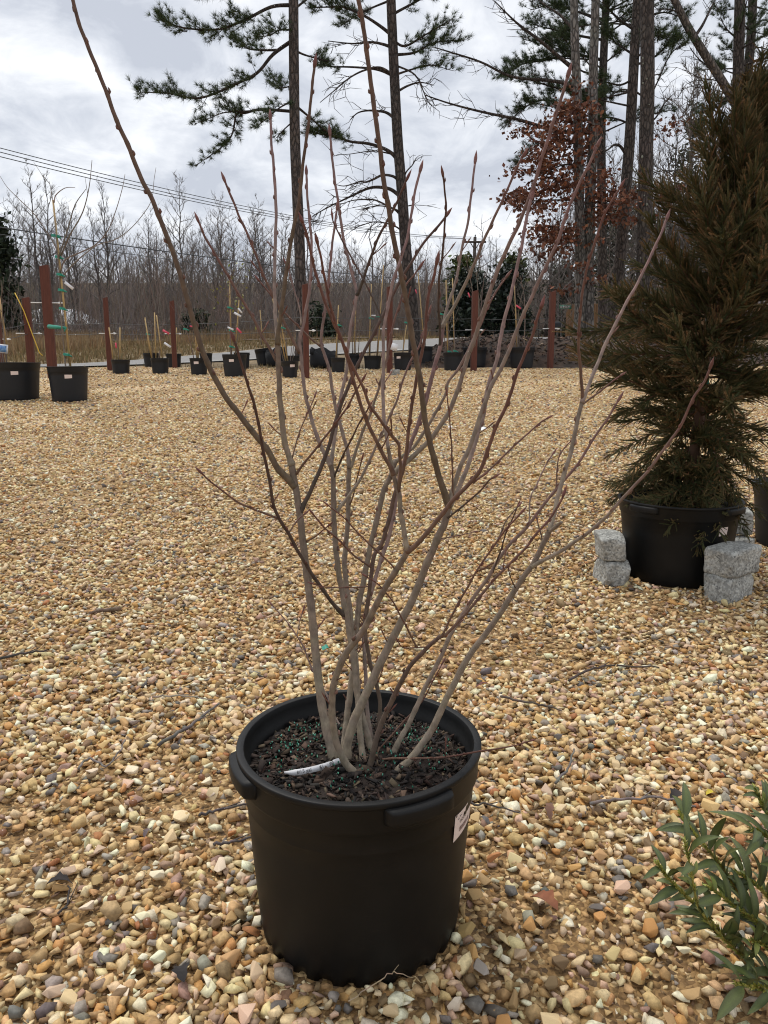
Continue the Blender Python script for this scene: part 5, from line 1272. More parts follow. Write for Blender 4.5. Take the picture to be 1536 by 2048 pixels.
# the mass of the wood on the slope behind
lt = [bare_tree(300 + i, 10, 11, 4, 1, .32, .75, .12) for i in range(4)]
lo = []
for t, c in lt:
    V = np.array([tuple(v) for v in t.v + c.v]); off = len(t.v)
    F = [f for f in t.f if len(f) == 4] + [tuple(i + off for i in f) for f in c.f if len(f) == 4]; lo.append((V, np.array(F)))
Vs, Fs, Cs = [], [], []; off = 0
for i in range(330):
    y = rg.uniform(66, 150); x = rg.uniform(-.62 * y - 4, .62 * y + 4); s = rg.uniform(.75, 1.2); V, F = lo[i % 4]; a = rg.uniform(0, 6.28); R_ = np.array([[math.cos(a), -math.sin(a), 0], [math.sin(a), math.cos(a), 0], [0, 0, 1]])
    W = (V * np.array([s * 1.25, s * 1.25, s]) + np.array([1, 0, 0]) * V[:, 2:3] * rg.gauss(0, .07)) @ R_.T + np.array([x, y, gz(x, y) - .2]); Vs.append(W); Fs.append(F + off); off += len(V); c = jitc(rg.choice([srgb(118, 111, 107), srgb(106, 100, 98), srgb(128, 116, 107)]), rg, .15); Cs.append(np.tile(c, (len(V), 1)))
o = put('wooded_slope', np_mesh('wooded_slope', np.concatenate(Vs), np.concatenate(Fs), np.concatenate(Cs), m_tw)); tag(o, 'grey-brown winter wood covering the far slope', 'wood', kind='stuff')
# brush under the trees: bent sticks that fork
V = []; F = []; C = []
def stick(p, q, w, c):
    k = len(V); V.extend(((p[0] - w, p[1], p[2]), (p[0] + w, p[1], p[2]), q)); F.append((k, k + 1, k + 2)); C.extend([c] * 3)
for i in range(30000):
    y = rg.uniform(38, 88); x = rg.uniform(-.6 * y, .6 * y)
    if road_side(x, y) < (5 if x < 0 else 7) or (x > 8 and y < 45): continue
    h = (.6 + 3.4 * rg.random() ** 1.8) * (1 + (y - 40) / 50) * (1 + .7 * mnoise.noise(Vector((x * .12, y * .12, 3)))); z = gz(x, y); w = .010 + .012 * rg.random()
    c = jitc(rg.choice([srgb(122, 113, 107), srgb(132, 117, 104), srgb(108, 101, 98), srgb(112, 96, 84)]), rg, .25)
    m = (x + h * rg.gauss(0, .12), y, z + h * .5); e = (m[0] + h * rg.gauss(0, .2), y, z + h)
    stick((x, y, z), m, w, c)
    stick((m[0], m[1], m[2] - h * .15), e, w * .8, c)
    for q in range(4):
        t = rg.uniform(.2, .9); b = (x + (e[0] - x) * t, y, z + h * t); l = h * rg.uniform(.12, .4); a = rg.gauss(0, .9)
        stick(b, (b[0] + l * math.sin(a), y + rg.uniform(-.3, .3), b[2] + l * math.cos(a)), w * .55, c)
o = put('brush', np_mesh('brush', V, F, C, m_tw)); tag(o, 'tangle of thin grey brush under the winter trees', 'brush', kind='stuff')

m_floor = M('leaf_litter', srgb(92, 80, 70), .95, var=.3, vs=1.2, col2=srgb(108, 92, 78), bump=.5, bs=5, bdist=.1)
fx = list(np.arange(-150, 151, 5)); V = []; fys = [0, 1, 2, 4, 7, 11] + list(range(16, 170, 6))
for d in fys:
    for x in fx:
        k = np.interp(x, [-150, -30, -12, 0, 10, 20, 40, 150], [34, 34, 37, 44, 52, 58, 70, 100]); y = k + d + 1.5 * math.sin(x * .3); V.append((x, y, gz(x, y) + .05))
n = len(fx); F = [(j * n + i, j * n + i + 1, (j + 1) * n + i + 1, (j + 1) * n + i) for j in range(len(fys) - 1) for i in range(n - 1)]
o = put('forest_floor', np_mesh('forest_floor', V, F, None, m_floor, True)); tag(o, kind='structure')
rg3 = random.Random(91); near_k = []
for i in range(3):
    t, c = bare_tree(150 + i, 11, 30, 7, 5, .40, .55, .12, r0=.07); near_k.append((t.mesh('trunk', m_bk, True), c.mesh('crown', m_tw)))
for i, (px, top, y, lab) in enumerate(((1395, 110, 33, 'fine-twigged bare tree under the leaning trunk'), (1335, 190, 34, 'fine-twigged bare tree beside the dark lichen-spotted trunk'), (1440, 260, 32, 'bushy bare tree half hidden by the potted conifer'), (1225, 330, 36, 'bare tree between the oak and the leaning pine'),
                                       (1085, 430, 38, 'bushy bare tree left of the oak, above the street sign'), (1310, 380, 31, 'low bare tree right of the dark lichen-spotted trunk'), (1125, 560, 37, 'thin bare sapling by the mailbox'))):
    x, y, h = place_px(px, top, y); t, c = near_k[i % 3]; tree_at('bare_tree', t, c, x, y, h / 11, rg3.uniform(0, 6), lab, 'fine-twigged trees at right')
# --- leaf clouds for evergreens
def leaf_cloud(mb, n, fn, size, cols, rg, asp=.5, fold=True):
    for _ in range(n):
        p = fn(rg); s = size * rg.uniform(.6, 1.3); d = Vector((rg.gauss(0, 1), rg.gauss(0, 1), rg.gauss(0, .8))).normalized(); w = d.cross(Vector((rg.gauss(0, 1), rg.gauss(0, 1), rg.gauss(0, 1))))
        if w.length < .01: continue
        w = w.normalized() * s * asp * .5
        mb.add([p, p + d * s * .5 + w, p + d * s, p + d * s * .5 - w], [(0, 1, 2, 3)], jitc(rg.choice(cols), rg, .25))
def clumpy(rg, cx, rad, H, clumps):
    c = rg.choice(clumps); return Vector((c[0] + rg.gauss(0, c[3]), c[1] + rg.gauss(0, c[3]), c[2] + rg.gauss(0, c[3] * .8)))
def evergreen(px, top, base, wpx, y, lab, cols, size, n, seed, conical=.5, name='evergreen_tree', droop=0, clump=60, lift=.0, jit=.13):
    rg2 = random.Random(seed); p = P(px, base, y); H = (base - top) * y / FPX; W = wpx * y / FPX; z0 = gz(p.x, y); zb = p.z - z0
    o = empty(name, (p.x, y, z0)); mb = MB(); mb.tube([(0, 0, -.2), (0, 0, zb + H * .5), (0, 0, zb + H * .98)], [.035 * W + .04, .03 * W + .02, .01], 7, srgb(70, 60, 52)); mb.build('trunk', m_bk, o, True)
    cl = []
    for i in range(clump):
        u = rg2.random() ** .8; r = W / 2 * ((1 - u) ** conical * (.35 + .65 * min(1, u / .12))) * math.sqrt(rg2.uniform(.25, 1)); a = rg2.uniform(0, 6.28); cl.append((r * math.cos(a), r * math.sin(a), zb + H * (.03 + .95 * u), W * jit * rg2.uniform(.6, 1.2)))
    mb = MB(); leaf_cloud(mb, n, lambda r: clumpy(r, 0, 0, 0, cl), size, cols, rg2)
    mb.build('crown', m_leaf if name == 'evergreen_tree' else m_needle, o); tag(o, lab, 'tree'); return o
HOL = [srgb(30, 40, 30), srgb(38, 50, 36), srgb(24, 34, 28), srgb(48, 58, 42)]
evergreen(936, 552, 682, 84, 47, 'dark glossy evergreen left of the pair across the road', HOL, .30, 5200, 1, .4)
evergreen(1017, 548, 676, 76, 47, 'dark glossy evergreen right of the pair across the road', HOL, .30, 5200, 2, .55)
JUN = [srgb(78, 88, 44), srgb(64, 76, 42), srgb(92, 96, 50), srgb(54, 64, 40)]
evergreen(925, 522, 690, 70, 54, 'yellow-green cedar behind the left dark evergreen', JUN, .35, 3000, 3, .7, 'cedar_tree')
evergreen(1022, 524, 690, 70, 54, 'yellow-green cedar behind the right dark evergreen', JUN, .35, 3000, 4, .7, 'cedar_tree')
PN = [srgb(50, 60, 42), srgb(42, 52, 38), srgb(62, 70, 48), srgb(36, 44, 34)]
evergreen(8, 455, 690, 92, 40, 'dark ragged evergreen at the far left edge', PN, .34, 3400, 5, .75, 'cedar_tree', clump=46)
evergreen(398, 632, 700, 60, 40, 'low dark cedar bush under the trees by the third post', PN, .25, 1500, 6, .4, 'cedar_tree')
evergreen(640, 620, 705, 70, 44, 'low dark cedar bush right of the tall pine', PN, .25, 1500, 7, .4, 'cedar_tree')
for k, (px, top, w, y, lab) in enumerate(((1358, 245, 95, 42, 'young pine with a loose crown right of the dark lichen trunk'), (1330, 420, 120, 46, 'dim evergreen behind the plank fence'), (1440, 330, 110, 48, 'dim evergreen behind the potted conifer'), (1215, 440, 110, 50, 'dim evergreen between the oak and the leaning trunk'), (1255, 390, 130, 54, 'tall dim evergreen behind the leaning pine trunk'), (1395, 300, 120, 52, 'tall dim evergreen below the leaning bare trunk'), (1120, 540, 90, 56, 'low dim evergreen left of the oak, beyond the mailbox'), (1500, 380, 140, 50, 'dim evergreen at the right edge behind the potted conifer'))):
    evergreen(px, top, 680, w, y, lab, [srgb(70, 76, 60), srgb(58, 64, 52), srgb(80, 84, 68), srgb(84, 78, 70)], .26, 3400, 20 + k, .5, 'cedar_tree', clump=60, jit=.10)

# --- pines
NEEDLE = [srgb(72, 88, 56), srgb(58, 74, 50), srgb(88, 100, 62), srgb(48, 62, 46)]
def tuft(mb, p, d, rg, L_=.17, n=9, w=.009):
    for _ in range(n):
        v = (d * rg.uniform(.5, 1.2) + Vector((rg.gauss(0, .55), rg.gauss(0, .55), rg.gauss(.15, .5)))).normalized(); l = L_ * rg.uniform(.7, 1.2)
        s = v.cross(Vector((rg.gauss(0, 1), rg.gauss(0, 1), rg.gauss(0, 1))))
        if s.length < .01: continue
        s = s.normalized() * w * .5; mb.add([p - s, p + s, p + v * l], [(0, 1, 2)], jitc(rg.choice(NEEDLE), rg, .3))
def needled(mbl, mbn, path, r0, rg, dens=7., start=.3, tw=.75, c=None, tuftn=18):
    """a limb and its needled twigs"""
    c = c or srgb(66, 56, 50); n = len(path); mbl.tube(path, [max(r0 * .72 * (1 - .8 * i / n), .008) for i in range(n)], 6, c, cap=False)
    L_ = sum((path[i] - path[i - 1]).length for i in range(1, n))
    for k in range(int(L_ * dens * 1.65)):
        u = start + (1 - start) * rg.random() ** .8; f = u * (n - 1); i = min(n - 2, int(f)); p = path[i].lerp(path[i + 1], f - i); d = (path[i + 1] - path[i]).normalized()
        s = d.cross(Vector((0, 0, 1))).normalized() * rg.choice((-1, 1)); dd = (d * rg.uniform(.3, 1) + s * rg.uniform(.2, 1.) + Vector((0, 0, rg.uniform(-.3, .75)))).normalized()
        l = tw * rg.uniform(.25, 1) * (1.15 - u * .6); m = p + dd * l * .5 + Vector((0, 0, -.03)); e = p + dd * l + Vector((0, 0, rg.uniform(0, .08)))
        mbl.tube([p, m, e], [.010, .007, .004], 3, c, cap=False)
        for q in range(max(3, int(l / .075))):
            t = .3 + .7 * rg.random(); b = p.lerp(m, t * 2) if t < .5 else m.lerp(e, t * 2 - 1); tuft(mbn, b + Vector((rg.gauss(0, .03), rg.gauss(0, .03), rg.gauss(0, .03))), (dd + Vector((0, 0, .4))).normalized(), rg, n=tuftn)
        tuft(mbn, e, dd, rg, n=tuftn + 3)
def bare_limb(mbl, path, r0, rg, c=None, twigs=9):
    c = c or srgb(74, 64, 58); n = len(path); mbl.tube(path, [max(r0 * (1 - .8 * i / n), .007) for i in range(n)], 5, c, cap=False)
    twigs = int(6 * sum((path[i] - path[i - 1]).length for i in range(1, n)))
    for k in range(twigs):
        i = rg.randint(n // 4, n - 2); d = (path[i + 1] - path[i]).normalized(); p = path[i]
        for q in range(2):
            dd = (d + Vector((rg.gauss(0, .6), rg.gauss(0, .6), rg.gauss(-.1, .5)))).normalized(); l = rg.uniform(.2, .8); m = p + dd * l * .5; e = m + (dd + Vector((rg.gauss(0, .4), 0, rg.gauss(0, .4)))).normalized() * l * .5
            mbl.tube([p, m, e], [.010, .008, .004], 3, c, cap=False)
            p = m
def px_path(pts, y, dy, per=5): 
    n = len(pts); return catmull([P(a, b, y + dy * i / (n - 1)) for i, (a, b) in enumerate(pts)], per)
def pine(name, lab, trunk, y, base_r, top_r, limbs, extra=(), seed=1, cat='tree', bark=(84, 74, 68)):
    rg2 = random.Random(seed); pts = px_path(trunk, y, 0, 5); root = Vector((pts[0].x, y, gz(pts[0].x, y) - .1)); pts[0] = root.copy()
    o = empty(name, root); tag(o, lab, cat)
    mb = MB(); n = len(pts); c = srgb(*bark); mb.tube(pts, [(base_r + (top_r - base_r) * i / (n - 1)) * (1 + .35 * max(0, 1 - i / 2.5)) for i in range(n)], 14, [jitc(c, rg2, .1) for _ in pts]); mb.build('trunk', m_bk, o, True, world=True)
    ml, mn = MB(), MB()
    for kind, path, dy, r0, *opt in limbs:
        q = px_path(path, y, dy)
        if kind == 'n': needled(ml, mn, q, r0, rg2, *(opt or ()))
        elif kind == 'd': bare_limb(ml, q, r0, rg2)
    for (z0, z1, cnt, lmin, lmax, dens) in extra:        # upper crown out of frame or behind
        for k in range(cnt):
            i = min(n - 2, max(0, int(np.interp(z0 + (z1 - z0) * rg2.random(), [p.z for p in pts], range(n))))); a = rg2.uniform(0, 6.28); l = rg2.uniform(lmin, lmax); d = Vector((math.cos(a), math.sin(a), rg2.uniform(-.1, .35)))
            q = catmull([pts[i], pts[i] + d * l * .5 + Vector((0, 0, .1)), pts[i] + d * l + Vector((0, 0, rg2.uniform(-.2, .3)))], 4); needled(ml, mn, q, .045, rg2, dens, .35)
    ml.build('limbs', m_bk, o, True, world=True)
    if mn.v: mn.build('crown', m_needle, o, world=True)
    return o
Y1 = 22.5
pine('pine_tree', 'tall pine with long needled limbs reaching left, behind the nearest post', [(604,712),(602,640),(600,520),(595,400),(590,280),(588,140),(587,0),(587,-160)], Y1, .165, .125,
     [('n', [(585,10),(542,14),(487,41),(432,59),(364,55),(325,40)], -1.0, .07, 10, .25, .85), ('n', [(586,80),(546,109),(514,146),(469,169),(400,196),(341,187),(282,184)], -.6, .075, 9, .3, .8),
      ('n', [(560,100),(520,100),(490,95),(460,70)], 1.0, .05, 8, .1, .7), ('n', [(588,223),(523,219),(490,226),(473,228),(464,269),(441,296),(390,332)], .4, .06, 9, .2, .6),
      ('n', [(500,222),(450,225),(420,236),(390,248)], .8, .03, 8, .1, .5), ('n', [(590,200),(560,215),(530,240),(510,255)], -.8, .04, 9, .1, .6), ('n', [(590,210),(620,235),(650,260),(672,272)], .5, .05, 9, .2, .7),
      ('n', [(588,100),(610,110),(640,118),(660,122)], .6, .045, 8, .2, .6), ('n', [(587,20),(620,-5),(660,-20)], .4, .05, 8, .2, .8), ('n', [(587,-10),(540,-30),(480,-30),(430,-20)], -.8, .06, 8, .2, .9), ('n', [(588,170),(560,175),(545,150)], 1.2, .03, 8, .2, .6),
      ('n', [(588,60),(560,60),(540,70),(510,75)], -1.5, .04, 8, .2, .6), ('d', [(598,470),(612,462),(625,440)], -.2, .02), ('n', [(589,240),(565,262),(555,275)], .3, .03, 7, .3, .4)],
     [(11.5, 13.8, 10, 1.2, 2.4, 6)], 1, bark=(86, 76, 71))
Y2 = 23.5
pine('pine_tree', 'second pine with bare arching lower limbs, right of the tall pine', [(832,704),(824,610),(812,501),(804,387),(795,273),(788,137),(782,0),(778,-150)], Y2, .175, .125,
     [('d', [(797,360),(785,352),(765,350),(748,358),(732,364),(720,363),(705,368),(687,372),(668,368)], -.6, .045), ('d', [(800,392),(780,378),(755,374),(735,377),(715,386),(690,398),(655,415),(624,433)], .3, .06), ('d', [(804,425),(780,414),(750,400),(722,399),(700,402),(685,408)], -.8, .035),
      ('d', [(806,440),(790,420),(765,412),(740,414),(725,421)], .5, .03), ('d', [(812,472),(795,455),(770,446),(745,444),(720,452),(683,462)], -.4, .03), ('d', [(793,240),(775,226),(758,222),(735,221),(715,226),(700,240)], .2, .05),
      ('n', [(799,325),(785,308),(765,296),(735,287),(700,283),(670,272),(640,268),(618,262)], -.5, .085, 10, .52, .65), ('d', [(799,312),(760,303),(740,302),(700,308),(680,309)], .6, .025), ('n', [(787,152),(765,142),(742,137),(700,134),(660,133),(635,128)], .4, .065, 5, .55, .5),
      ('d', [(787,150),(760,135),(730,140),(700,155),(670,180),(640,205)], -.6, .04), ('d', [(785,95),(765,88),(740,84),(706,87),(656,82)], .3, .05), ('n', [(783,70),(760,52),(729,32),(690,15),(660,14),(610,16)], -.2, .07, 8, .4, .7),
      ('d', [(804,370),(812,345),(825,330),(832,318)], -.2, .03), ('d', [(806,415),(825,410),(845,411)], .2, .02), ('n', [(785,80),(810,92),(850,70),(900,40)], -.4, .06, 8, .25, .8), ('n', [(788,110),(830,105),(870,85),(930,80)], .6, .06, 8, .3, .8),
      ('n', [(790,150),(820,140),(860,130),(900,140)], -.3, .045, 7, .3, .6), ('d', [(792,185),(815,172),(840,165),(866,170)], .4, .04), ('n', [(783,30),(820,10),(860,-10),(910,-20)], .5, .06, 8, .2, .8), ('d', [(790,130),(830,150),(850,190),(860,210)], -.5, .03)],
     [(11.2, 13.2, 9, 1.2, 2.6, 6)], 2, bark=(78, 69, 64))
# right-hand group
RG = srgb(96, 88, 82)
pine('pine_tree', 'leaning pine trunk between the oak and the dark lichen-spotted trunk', [(1212,690),(1224,620),(1236,555),(1252,373),(1260,269),(1268,124),(1275,0),(1282,-140)], 27, .22, .13,
     [('d', [(1254,312),(1240,292),(1228,290),(1215,300),(1200,302)], -.5, .06), ('n', [(1262,250),(1240,240),(1215,235),(1195,245)], .6, .06, 7, .3, .8), ('n', [(1264,160),(1240,170),(1215,165),(1200,160)], -.6, .06, 8, .3, .9), ('n', [(1268,110),(1245,95),(1225,80),(1212,60)], .5, .06, 9, .2, 1.),
      ('n', [(1270,60),(1240,40),(1215,15),(1200,-10)], -.5, .07, 9, .2, 1.), ('n', [(1268,130),(1300,120),(1330,95),(1350,85)], .4, .06, 8, .3, 1.), ('n', [(1265,180),(1300,190),(1340,110),(1375,85)], -.8, .05, 5, .4, .8), ('n', [(1272,20),(1300,30),(1330,25),(1365,35)], .4, .06, 8, .3, .9), ('n', [(1270,55),(1310,70),(1345,75)], -.6, .05, 8, .3, .9)],
     [(9.5, 15.5, 18, 1.2, 2.8, 6)], 3)
pine('pine_tree', 'pine with full dark needles behind the oak', [(1206,690),(1205,560),(1203,380),(1203,240),(1207,120),(1212,0),(1216,-120)], 31, .19, .12,
     [('n', [(1204,180),(1160,185),(1110,175),(1060,160),(1015,150)], -.6, .08, 9, .25, 1.1), ('n', [(1205,120),(1150,110),(1090,120),(1040,130),(1000,155)], .5, .08, 9, .25, 1.1), ('n', [(1204,210),(1150,215),(1090,200),(1050,215),(1000,260)], 1, .07, 8, .3, 1.), ('n', [(1207,80),(1150,70),(1110,60),(1070,50)], -1, .07, 9, .2, 1.1),
      ('n', [(1209,40),(1160,25),(1110,10),(1060,20)], .6, .07, 9, .2, 1.2), ('n', [(1210,20),(1170,-10),(1120,-25)], -1, .07, 9, .2, 1.2), ('n', [(1204,150),(1160,140),(1130,100),(1090,85)], 1.2, .06, 8, .2, 1.), ('n', [(1203,235),(1140,250),(1080,285),(1030,330)], -.3, .06, 5, .45, .8), ('n', [(1205,130),(1230,110),(1250,95)], .5, .05, 9, .2, 1.),
      ('n', [(1208,60),(1235,40),(1255,20)], -.5, .05, 9, .2, 1.)], [(9.8, 17, 26, 1.5, 3.6, 7)], 4)
DT = pine('broad_tree', 'dark straight trunk spotted with pale lichen, just left of the potted conifer', [(1281,700),(1285,620),(1287,555),(1290,414),(1292,290),(1295,166),(1294,0),(1293,-140)], 24.5, .235, .19,
     [('d', [(1296,246),(1312,235),(1330,205),(1350,185)], -.2, .035), ('d', [(1296,155),(1310,150),(1325,148)], .2, .03), ('d', [(1290,360),(1310,345),(1340,340)], .3, .03)], (), 5, bark=(78, 70, 64))
mb = MB(); rg2 = random.Random(4)
for k in range(16):
    py = rg2.uniform(20, 640); p = P(np.interp(py, [0, 300, 640], [1294, 1292, 1284]) + rg2.uniform(-9, 9), py, 24.5 - .235 * .93); s = rg2.uniform(.015, .035)
    mb.lathe([(.001, .004), (s, .006), (s * 1.05, 0)], 7); 
    for v in mb.v[-21:]: x_, y_, z_ = v; v.x, v.y, v.z = p.x + x_, p.y - z_, p.z + y_ * 1.4
mb.build('lichen_patch', M('lichen', srgb(124, 124, 112), .95, var=.2, vs=9), DT, world=True)
# oak with rust leaves: twin trunks
oak = pine('oak_tree', 'twin-trunked oak keeping clusters of rust-brown leaves beside the plank fence', [(1152,690),(1159,640),(1161,555),(1158,373),(1155,207),(1150,90),(1148,0),(1146,-120)], 25.5, .19, .10,
     [('d', [(1178,265),(1115,262),(1041,240),(966,224),(900,207),(850,190)], -1.2, .07), ('d', [(1150,175),(1125,165),(1099,161),(1024,153),(962,124),(900,104),(870,95)], .5, .07), ('d', [(1150,140),(1120,115),(1082,83),(1045,55),(1024,37),(991,4)], -.6, .07),
      ('d', [(1148,60),(1120,30),(1090,10),(1060,-15)], .7, .05), ('d', [(1157,330),(1125,330),(1090,345),(1060,340)], -.8, .035), ('d', [(1160,480),(1135,485),(1105,470)], -.5, .03), ('d', [(1157,400),(1120,400),(1085,400),(1040,405)], .6, .035), ('d', [(1158,430),(1200,410),(1240,395)], -.4, .03), ('d', [(1156,290),(1120,275),(1095,250)], -.4, .035)], (), 6, bark=(114, 108, 102))
q = px_path([(1178,690),(1176,640),(1177,555),(1181,373),(1186,290),(1186,166),(1190,41),(1194,-100)], 25.6, 0, 5); mb = MB(); n = len(q); q[0].z = gz(q[0].x, q[0].y) - .1
mb.tube(q, [(.20 - .09 * i / n) * (1 + .35 * max(0, 1 - i / 2.5)) for i in range(n)], 14, [jitc(srgb(112, 106, 100), rg2, .1) for _ in q])
mb.build('trunk', m_bk, oak, True, world=True)
RUST = [srgb(118, 74, 52), srgb(100, 62, 46), srgb(134, 86, 60), srgb(86, 54, 42)]
mb = MB()
for (px, py, sx, sy, n) in ((1130,250,30,40,420), (1150,225,22,30,260), (1115,315,34,34,460), (1100,290,20,40,220), (1095,345,26,24,260), (1065,400,30,12,230), (1130,400,40,26,330), (1045,410,16,10,110), (1100,460,22,16,230), (1130,490,30,14,230), (1090,500,16,8,90),
                             (1190,360,16,18,110), (1215,410,34,14,240), (1220,440,26,12,170), (1170,300,14,30,140), (1240,395,20,8,100), (1140,540,20,10,60), (1320,385,16,10,90), (1330,260,12,8,50), (1130,580,10,6,40)):
    cl = [(rg2.gauss(px, sx), rg2.gauss(py, sy), 25.2 + rg2.uniform(-1, .8)) for _ in range(max(3, n // 24))]
    def fn(r): a, b, y = r.choice(cl); v = P(a, b, y); return v + Vector((r.gauss(0, .24), r.gauss(0, .25), r.gauss(0, .085)))
    leaf_cloud(mb, int(n * 1.6), fn, .15, RUST, rg2, .62)
mb.build('rust_leaves', m_rust, oak, world=True)
pine('broad_tree', 'bare trunk leaning to the upper left above the potted conifer', [(1490,690),(1488,560),(1486,420),(1482,300),(1480,232),(1451,174),(1409,108),(1376,54),(1349,0),(1310,-80)], 26.5, .18, .10,
     [('d', [(1388,75),(1405,50),(1420,20),(1435,-10)], .4, .06), ('d', [(1358,25),(1335,18),(1310,20)], -.4, .03), ('d', [(1440,150),(1400,120),(1380,95)], .5, .03), ('d', [(1470,205),(1440,165),(1400,155),(1370,140)], -.4, .025), ('d', [(1465,190),(1430,180),(1390,175)], -.7, .02), ('d', [(1482,260),(1450,230),(1420,190),(1410,140)], .4, .03)], (), 7, bark=(100, 90, 82))
pine('pine_tree', 'dark pine trunk at the upper right above the potted conifer', [(1468,690),(1470,560),(1472,420),(1474,290),(1476,166),(1480,0),(1484,-120)], 29, .22, .17,
     [('n', [(1478,80),(1455,60),(1440,35)], -.5, .05, 8, .2, .9), ('n', [(1478,40),(1500,60),(1530,70)], .5, .05, 9, .2, 1.), ('n', [(1476,150),(1450,140),(1435,125)], .4, .04, 6, .3, .7), ('d', [(1476,170),(1500,150),(1535,140)], .4, .035), ('n', [(1474,250),(1455,245),(1440,255)], -.4, .04, 7, .2, .7)], [(9, 16, 16, 1.2, 2.6, 6)], 8)
pine('pine_tree', 'pine trunk nearest the right edge at the top of the photo', [(1494,690),(1493,560),(1492,420),(1490,290),(1493,186),(1503,60),(1507,-60)], 31, .22, .15,
     [('n', [(1503,60),(1525,40),(1545,50)], -.5, .05, 9, .2, 1.), ('n', [(1496,140),(1520,150),(1545,150)], .5, .05, 6, .3, .8), ('n', [(1500,100),(1520,95),(1550,105)], .7, .05, 8, .2, 1.), ('d', [(1494,195),(1515,180),(1540,175)], .5, .03)], [(9, 17, 14, 1.2, 2.6, 6)], 9)

# ================================================================== fence, mailbox, street sign, house, power line
m_board = M('fence_board', srgb(118, 88, 60), .9, var=.3, vs=1.5, stretch=(5, 5, .5))
fy = 41.5; fence = empty('plank_fence', (9.6, fy, gz(9.6, fy))); tag(fence, 'weathered brown plank fence behind the oak and the trunks at right', 'fence')
bm_ = [(lambda b: (b.add([Vector((-.068, 0, 0)), Vector((.068, 0, 0)), Vector((.068, .02, 0)), Vector((-.068, .02, 0)), Vector((-.068, 0, 1.82)), Vector((.068, 0, 1.82)), Vector((.068, .02, 1.82)), Vector((-.068, .02, 1.82)), Vector((-.03, 0, 1.88)), Vector((.03, 0, 1.88)), Vector((.03, .02, 1.88)), Vector((-.03, .02, 1.88))],
       [(0, 1, 5, 4), (2, 3, 7, 6), (1, 2, 6, 5), (3, 0, 4, 7), (4, 5, 9, 8), (6, 7, 11, 10), (5, 6, 10, 9), (7, 4, 8, 11), (8, 9, 10, 11)]), b.mesh('board', m_board))[1])(MB())]
for k in range(95):
    x = k * .146; yy = 0.03 * math.sin(k * .7) + k * .012; o = put('board', bm_[0], fence, (x, yy, gz(9.6 + x, fy + yy) - gz(9.6, fy) - .05 + rg2.uniform(-.03, .03))); o.rotation_euler = (0, rg2.gauss(0, .006), 0)
mb = MB()
for z in (.4, 1.5): mb.tube([(0, .07, z), (7, .07 + .55, z + gz(16.6, fy) - gz(9.6, fy)), (13.9, .07 + 1.13, z + gz(23.5, fy) - gz(9.6, fy))], .04, 4)
mb.build('rail', m_board, fence)
m_dkmetal = M('dark_metal', srgb(34, 36, 40), .5, var=.1); m_sign = M('sign_green', srgb(18, 124, 96), .5, var=.05)
p = G(1100, 684); p.y = 36; p.x = P(1100, 650, 36).x; mail = empty('mailbox', (p.x, 36, gz(p.x, 36))); tag(mail, 'dark mailbox on a wooden post across the road', 'mailbox')
zt = P(1105, 650, 36).z - gz(p.x, 36)
mb = MB(); mb.box((0, 0, zt / 2 - .1), (.1, .1, zt), (1, 1, 1)); mb.build('post', m_board, mail)
mb = MB(); n = 10; sec = [(-.11, 0), (.11, 0)] + [(.11 * math.cos(math.pi * i / n), .14 + .11 * math.sin(math.pi * i / n)) for i in range(n + 1)]
vs = [Vector((x_, sx, z_ + zt - .1)) for x_ in (-.05, .48) for sx, z_ in sec]; k = len(sec); mb.add(vs, [tuple(range(k)), tuple(reversed(range(k, 2 * k)))] + [(i, (i + 1) % k, k + (i + 1) % k, k + i) for i in range(k)]); mb.build('box', m_dkmetal, mail)
mb = MB(); mb.box((.1, -.13, zt + .03), (.07, .02, .07), (1, 1, 1)); mb.build('number_plate', m_white, mail)
sx_ = P(1124, 612, 38).x; sign = empty('street_sign', (sx_, 38, gz(sx_, 38))); tag(sign, 'green street name sign on a thin post across the road', 'street sign'); zt = P(1124, 614, 38).z - gz(sx_, 38)
mb = MB(); mb.tube([(0, 0, -.1), (0, 0, zt + .1)], .03, 8); mb.build('post', m_wire, sign)
mb = MB(); mb.box((.15, -.05, zt), (.55, .015, .2), (1, 1, 1)); mb.build('name_plate', m_sign, sign)
mb = MB(); mb.box((-.02, .02, zt - .22), (.30, .015, .14), (1, 1, 1), Matrix.Rotation(R(75), 3, 'Z')); mb.build('cross_plate', m_sign, sign)
mb = MB()
for x_, w_ in ((-.06, .07), (.05, .05), (.11, .05), (.17, .04), (.24, .05), (.32, .07)): mb.box((x_, -.06, zt), (w_, .006, .10), (1, 1, 1), None, .012, rg2)
mb.build('lettering', m_ins, sign)
m_roof = M('pale_roof', srgb(214, 218, 224), .6, var=.06, vs=3); m_wall = M('house_wall', srgb(150, 150, 152), .8, var=.1)
hp = P(150, 690, 50); house = empty('house', (hp.x, 50, gz(hp.x, 50))); tag(house, 'house with a pale roof seen through the trees at left', 'house')
zr = P(150, 618, 50).z - house.location.z; ze = P(150, 652, 50).z - house.location.z; house.scale = (.8, .8, 1)
mb = MB(); mb.box((0, 0, ze / 2 - .3), (5.4, 6, ze + .6), (1, 1, 1)); mb.build('wall', m_wall, house)
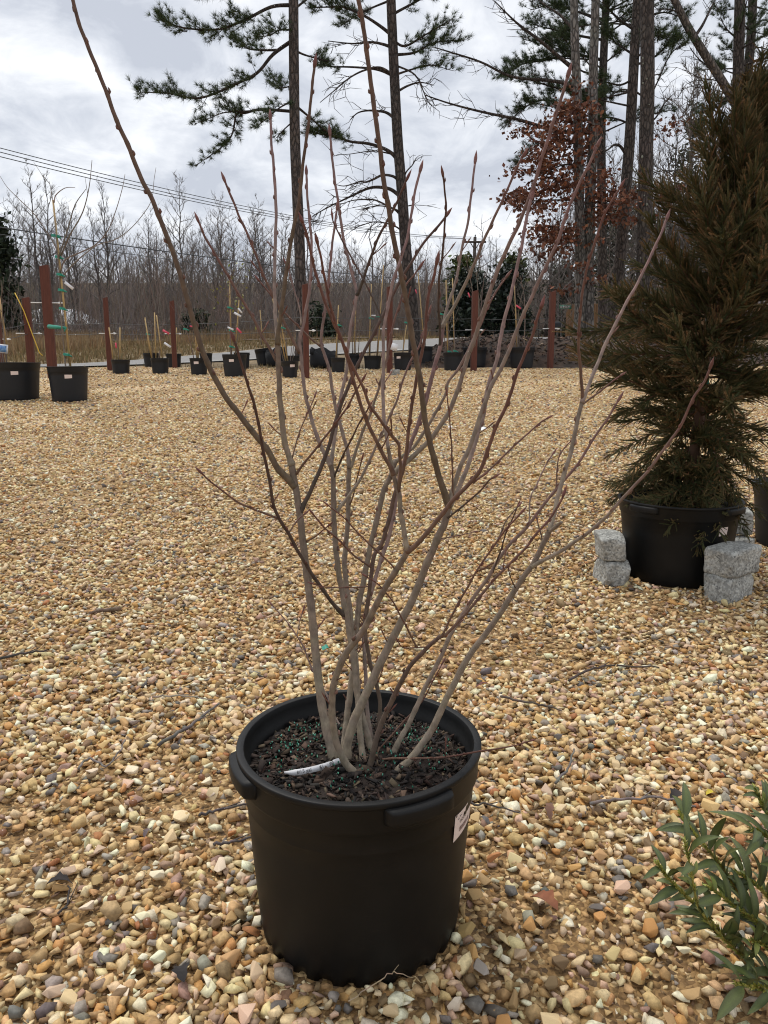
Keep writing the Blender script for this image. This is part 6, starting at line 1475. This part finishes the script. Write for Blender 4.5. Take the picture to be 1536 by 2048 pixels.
mb = MB(); mb.add([Vector(v) for v in ((-3, -3.3, ze - .1), (3, -3.3, ze - .5), (3, 3.3, ze - .5), (-3, 3.3, ze - .1), (-3, 0, zr), (.4, 0, zr), (-3, -3.3, ze - .25), (3, -3.3, ze - .65))], [(0, 1, 5, 4), (3, 4, 5, 2), (1, 2, 5), (0, 4, 3), (6, 7, 1, 0)]); mb.build('roof', m_roof, house)
for x_ in (-1.4, .2, 1.7):
    mb = MB(); mb.box((x_, -3.02, ze * .5), (.8, .06, 1.0), (1, 1, 1)); w = mb.build('window', m_ins, house); mb = MB(); mb.box((x_, -3.06, ze * .5), (.66, .03, .86), (1, 1, 1)); mb.build('pane', m_dkmetal, w)
m_pole = M('pole_wood', srgb(64, 56, 50), .9, var=.2, vs=3)
py_ = 72.; pb = P(943, 690, py_); pole = empty('utility_pole', (pb.x, py_, gz(pb.x, py_))); tag(pole, 'wooden utility pole with a crossarm above the far trees', 'utility pole'); zt = P(946, 474, py_).z - pole.location.z
mb = MB(); mb.tube([(0, 0, -.3), (.12, 0, zt)], [.2, .14], 10); mb.build('pole', m_pole, pole, True)
mb = MB(); mb.box((.12, -.18, zt - .45), (1.95, .12, .16), (1, 1, 1)); mb.tube([(.5, -.15, zt - .5), (.14, -.1, zt - 1.1)], .04, 4); mb.tube([(-.3, -.15, zt - .5), (.1, -.1, zt - 1.1)], .04, 4); mb.build('crossarm', m_pole, pole)
for x_ in (-.75, .95, .12): mb = MB(); mb.lathe([(.02, 0), (.07, .03), (.05, .1), (.07, .14), (.02, .18)], 8); o = mb.build('insulator', m_wire, pole); o.location = (x_, -.18, zt - (.35 if x_ != .12 else -.0))
def pwire(px0, row0, y0, px1, row1, sag, r, lab): span('power_line', P(px0, row0, y0), P(px1, row1, py_ - .2), sag, r, m_wire, lab, 'overhead lines', 'power line', 40)
pwire(-500, 160, 26, 927, 477, .9, .018, 'topmost overhead line crossing the sky at left')
pwire(-500, 168, 25, 945, 474, 1.1, .018, 'second overhead line from the top at left')
pwire(-500, 182, 25, 962, 478, 1.1, .018, 'third overhead line from the top at left')
pwire(-500, 375, 26, 944, 566, .5, .026, 'thick overhead cable crossing in front of the bare trees at left')
pwire(-500, 385, 25, 944, 572, .7, .014, 'thin overhead cable just below the thick one at left')
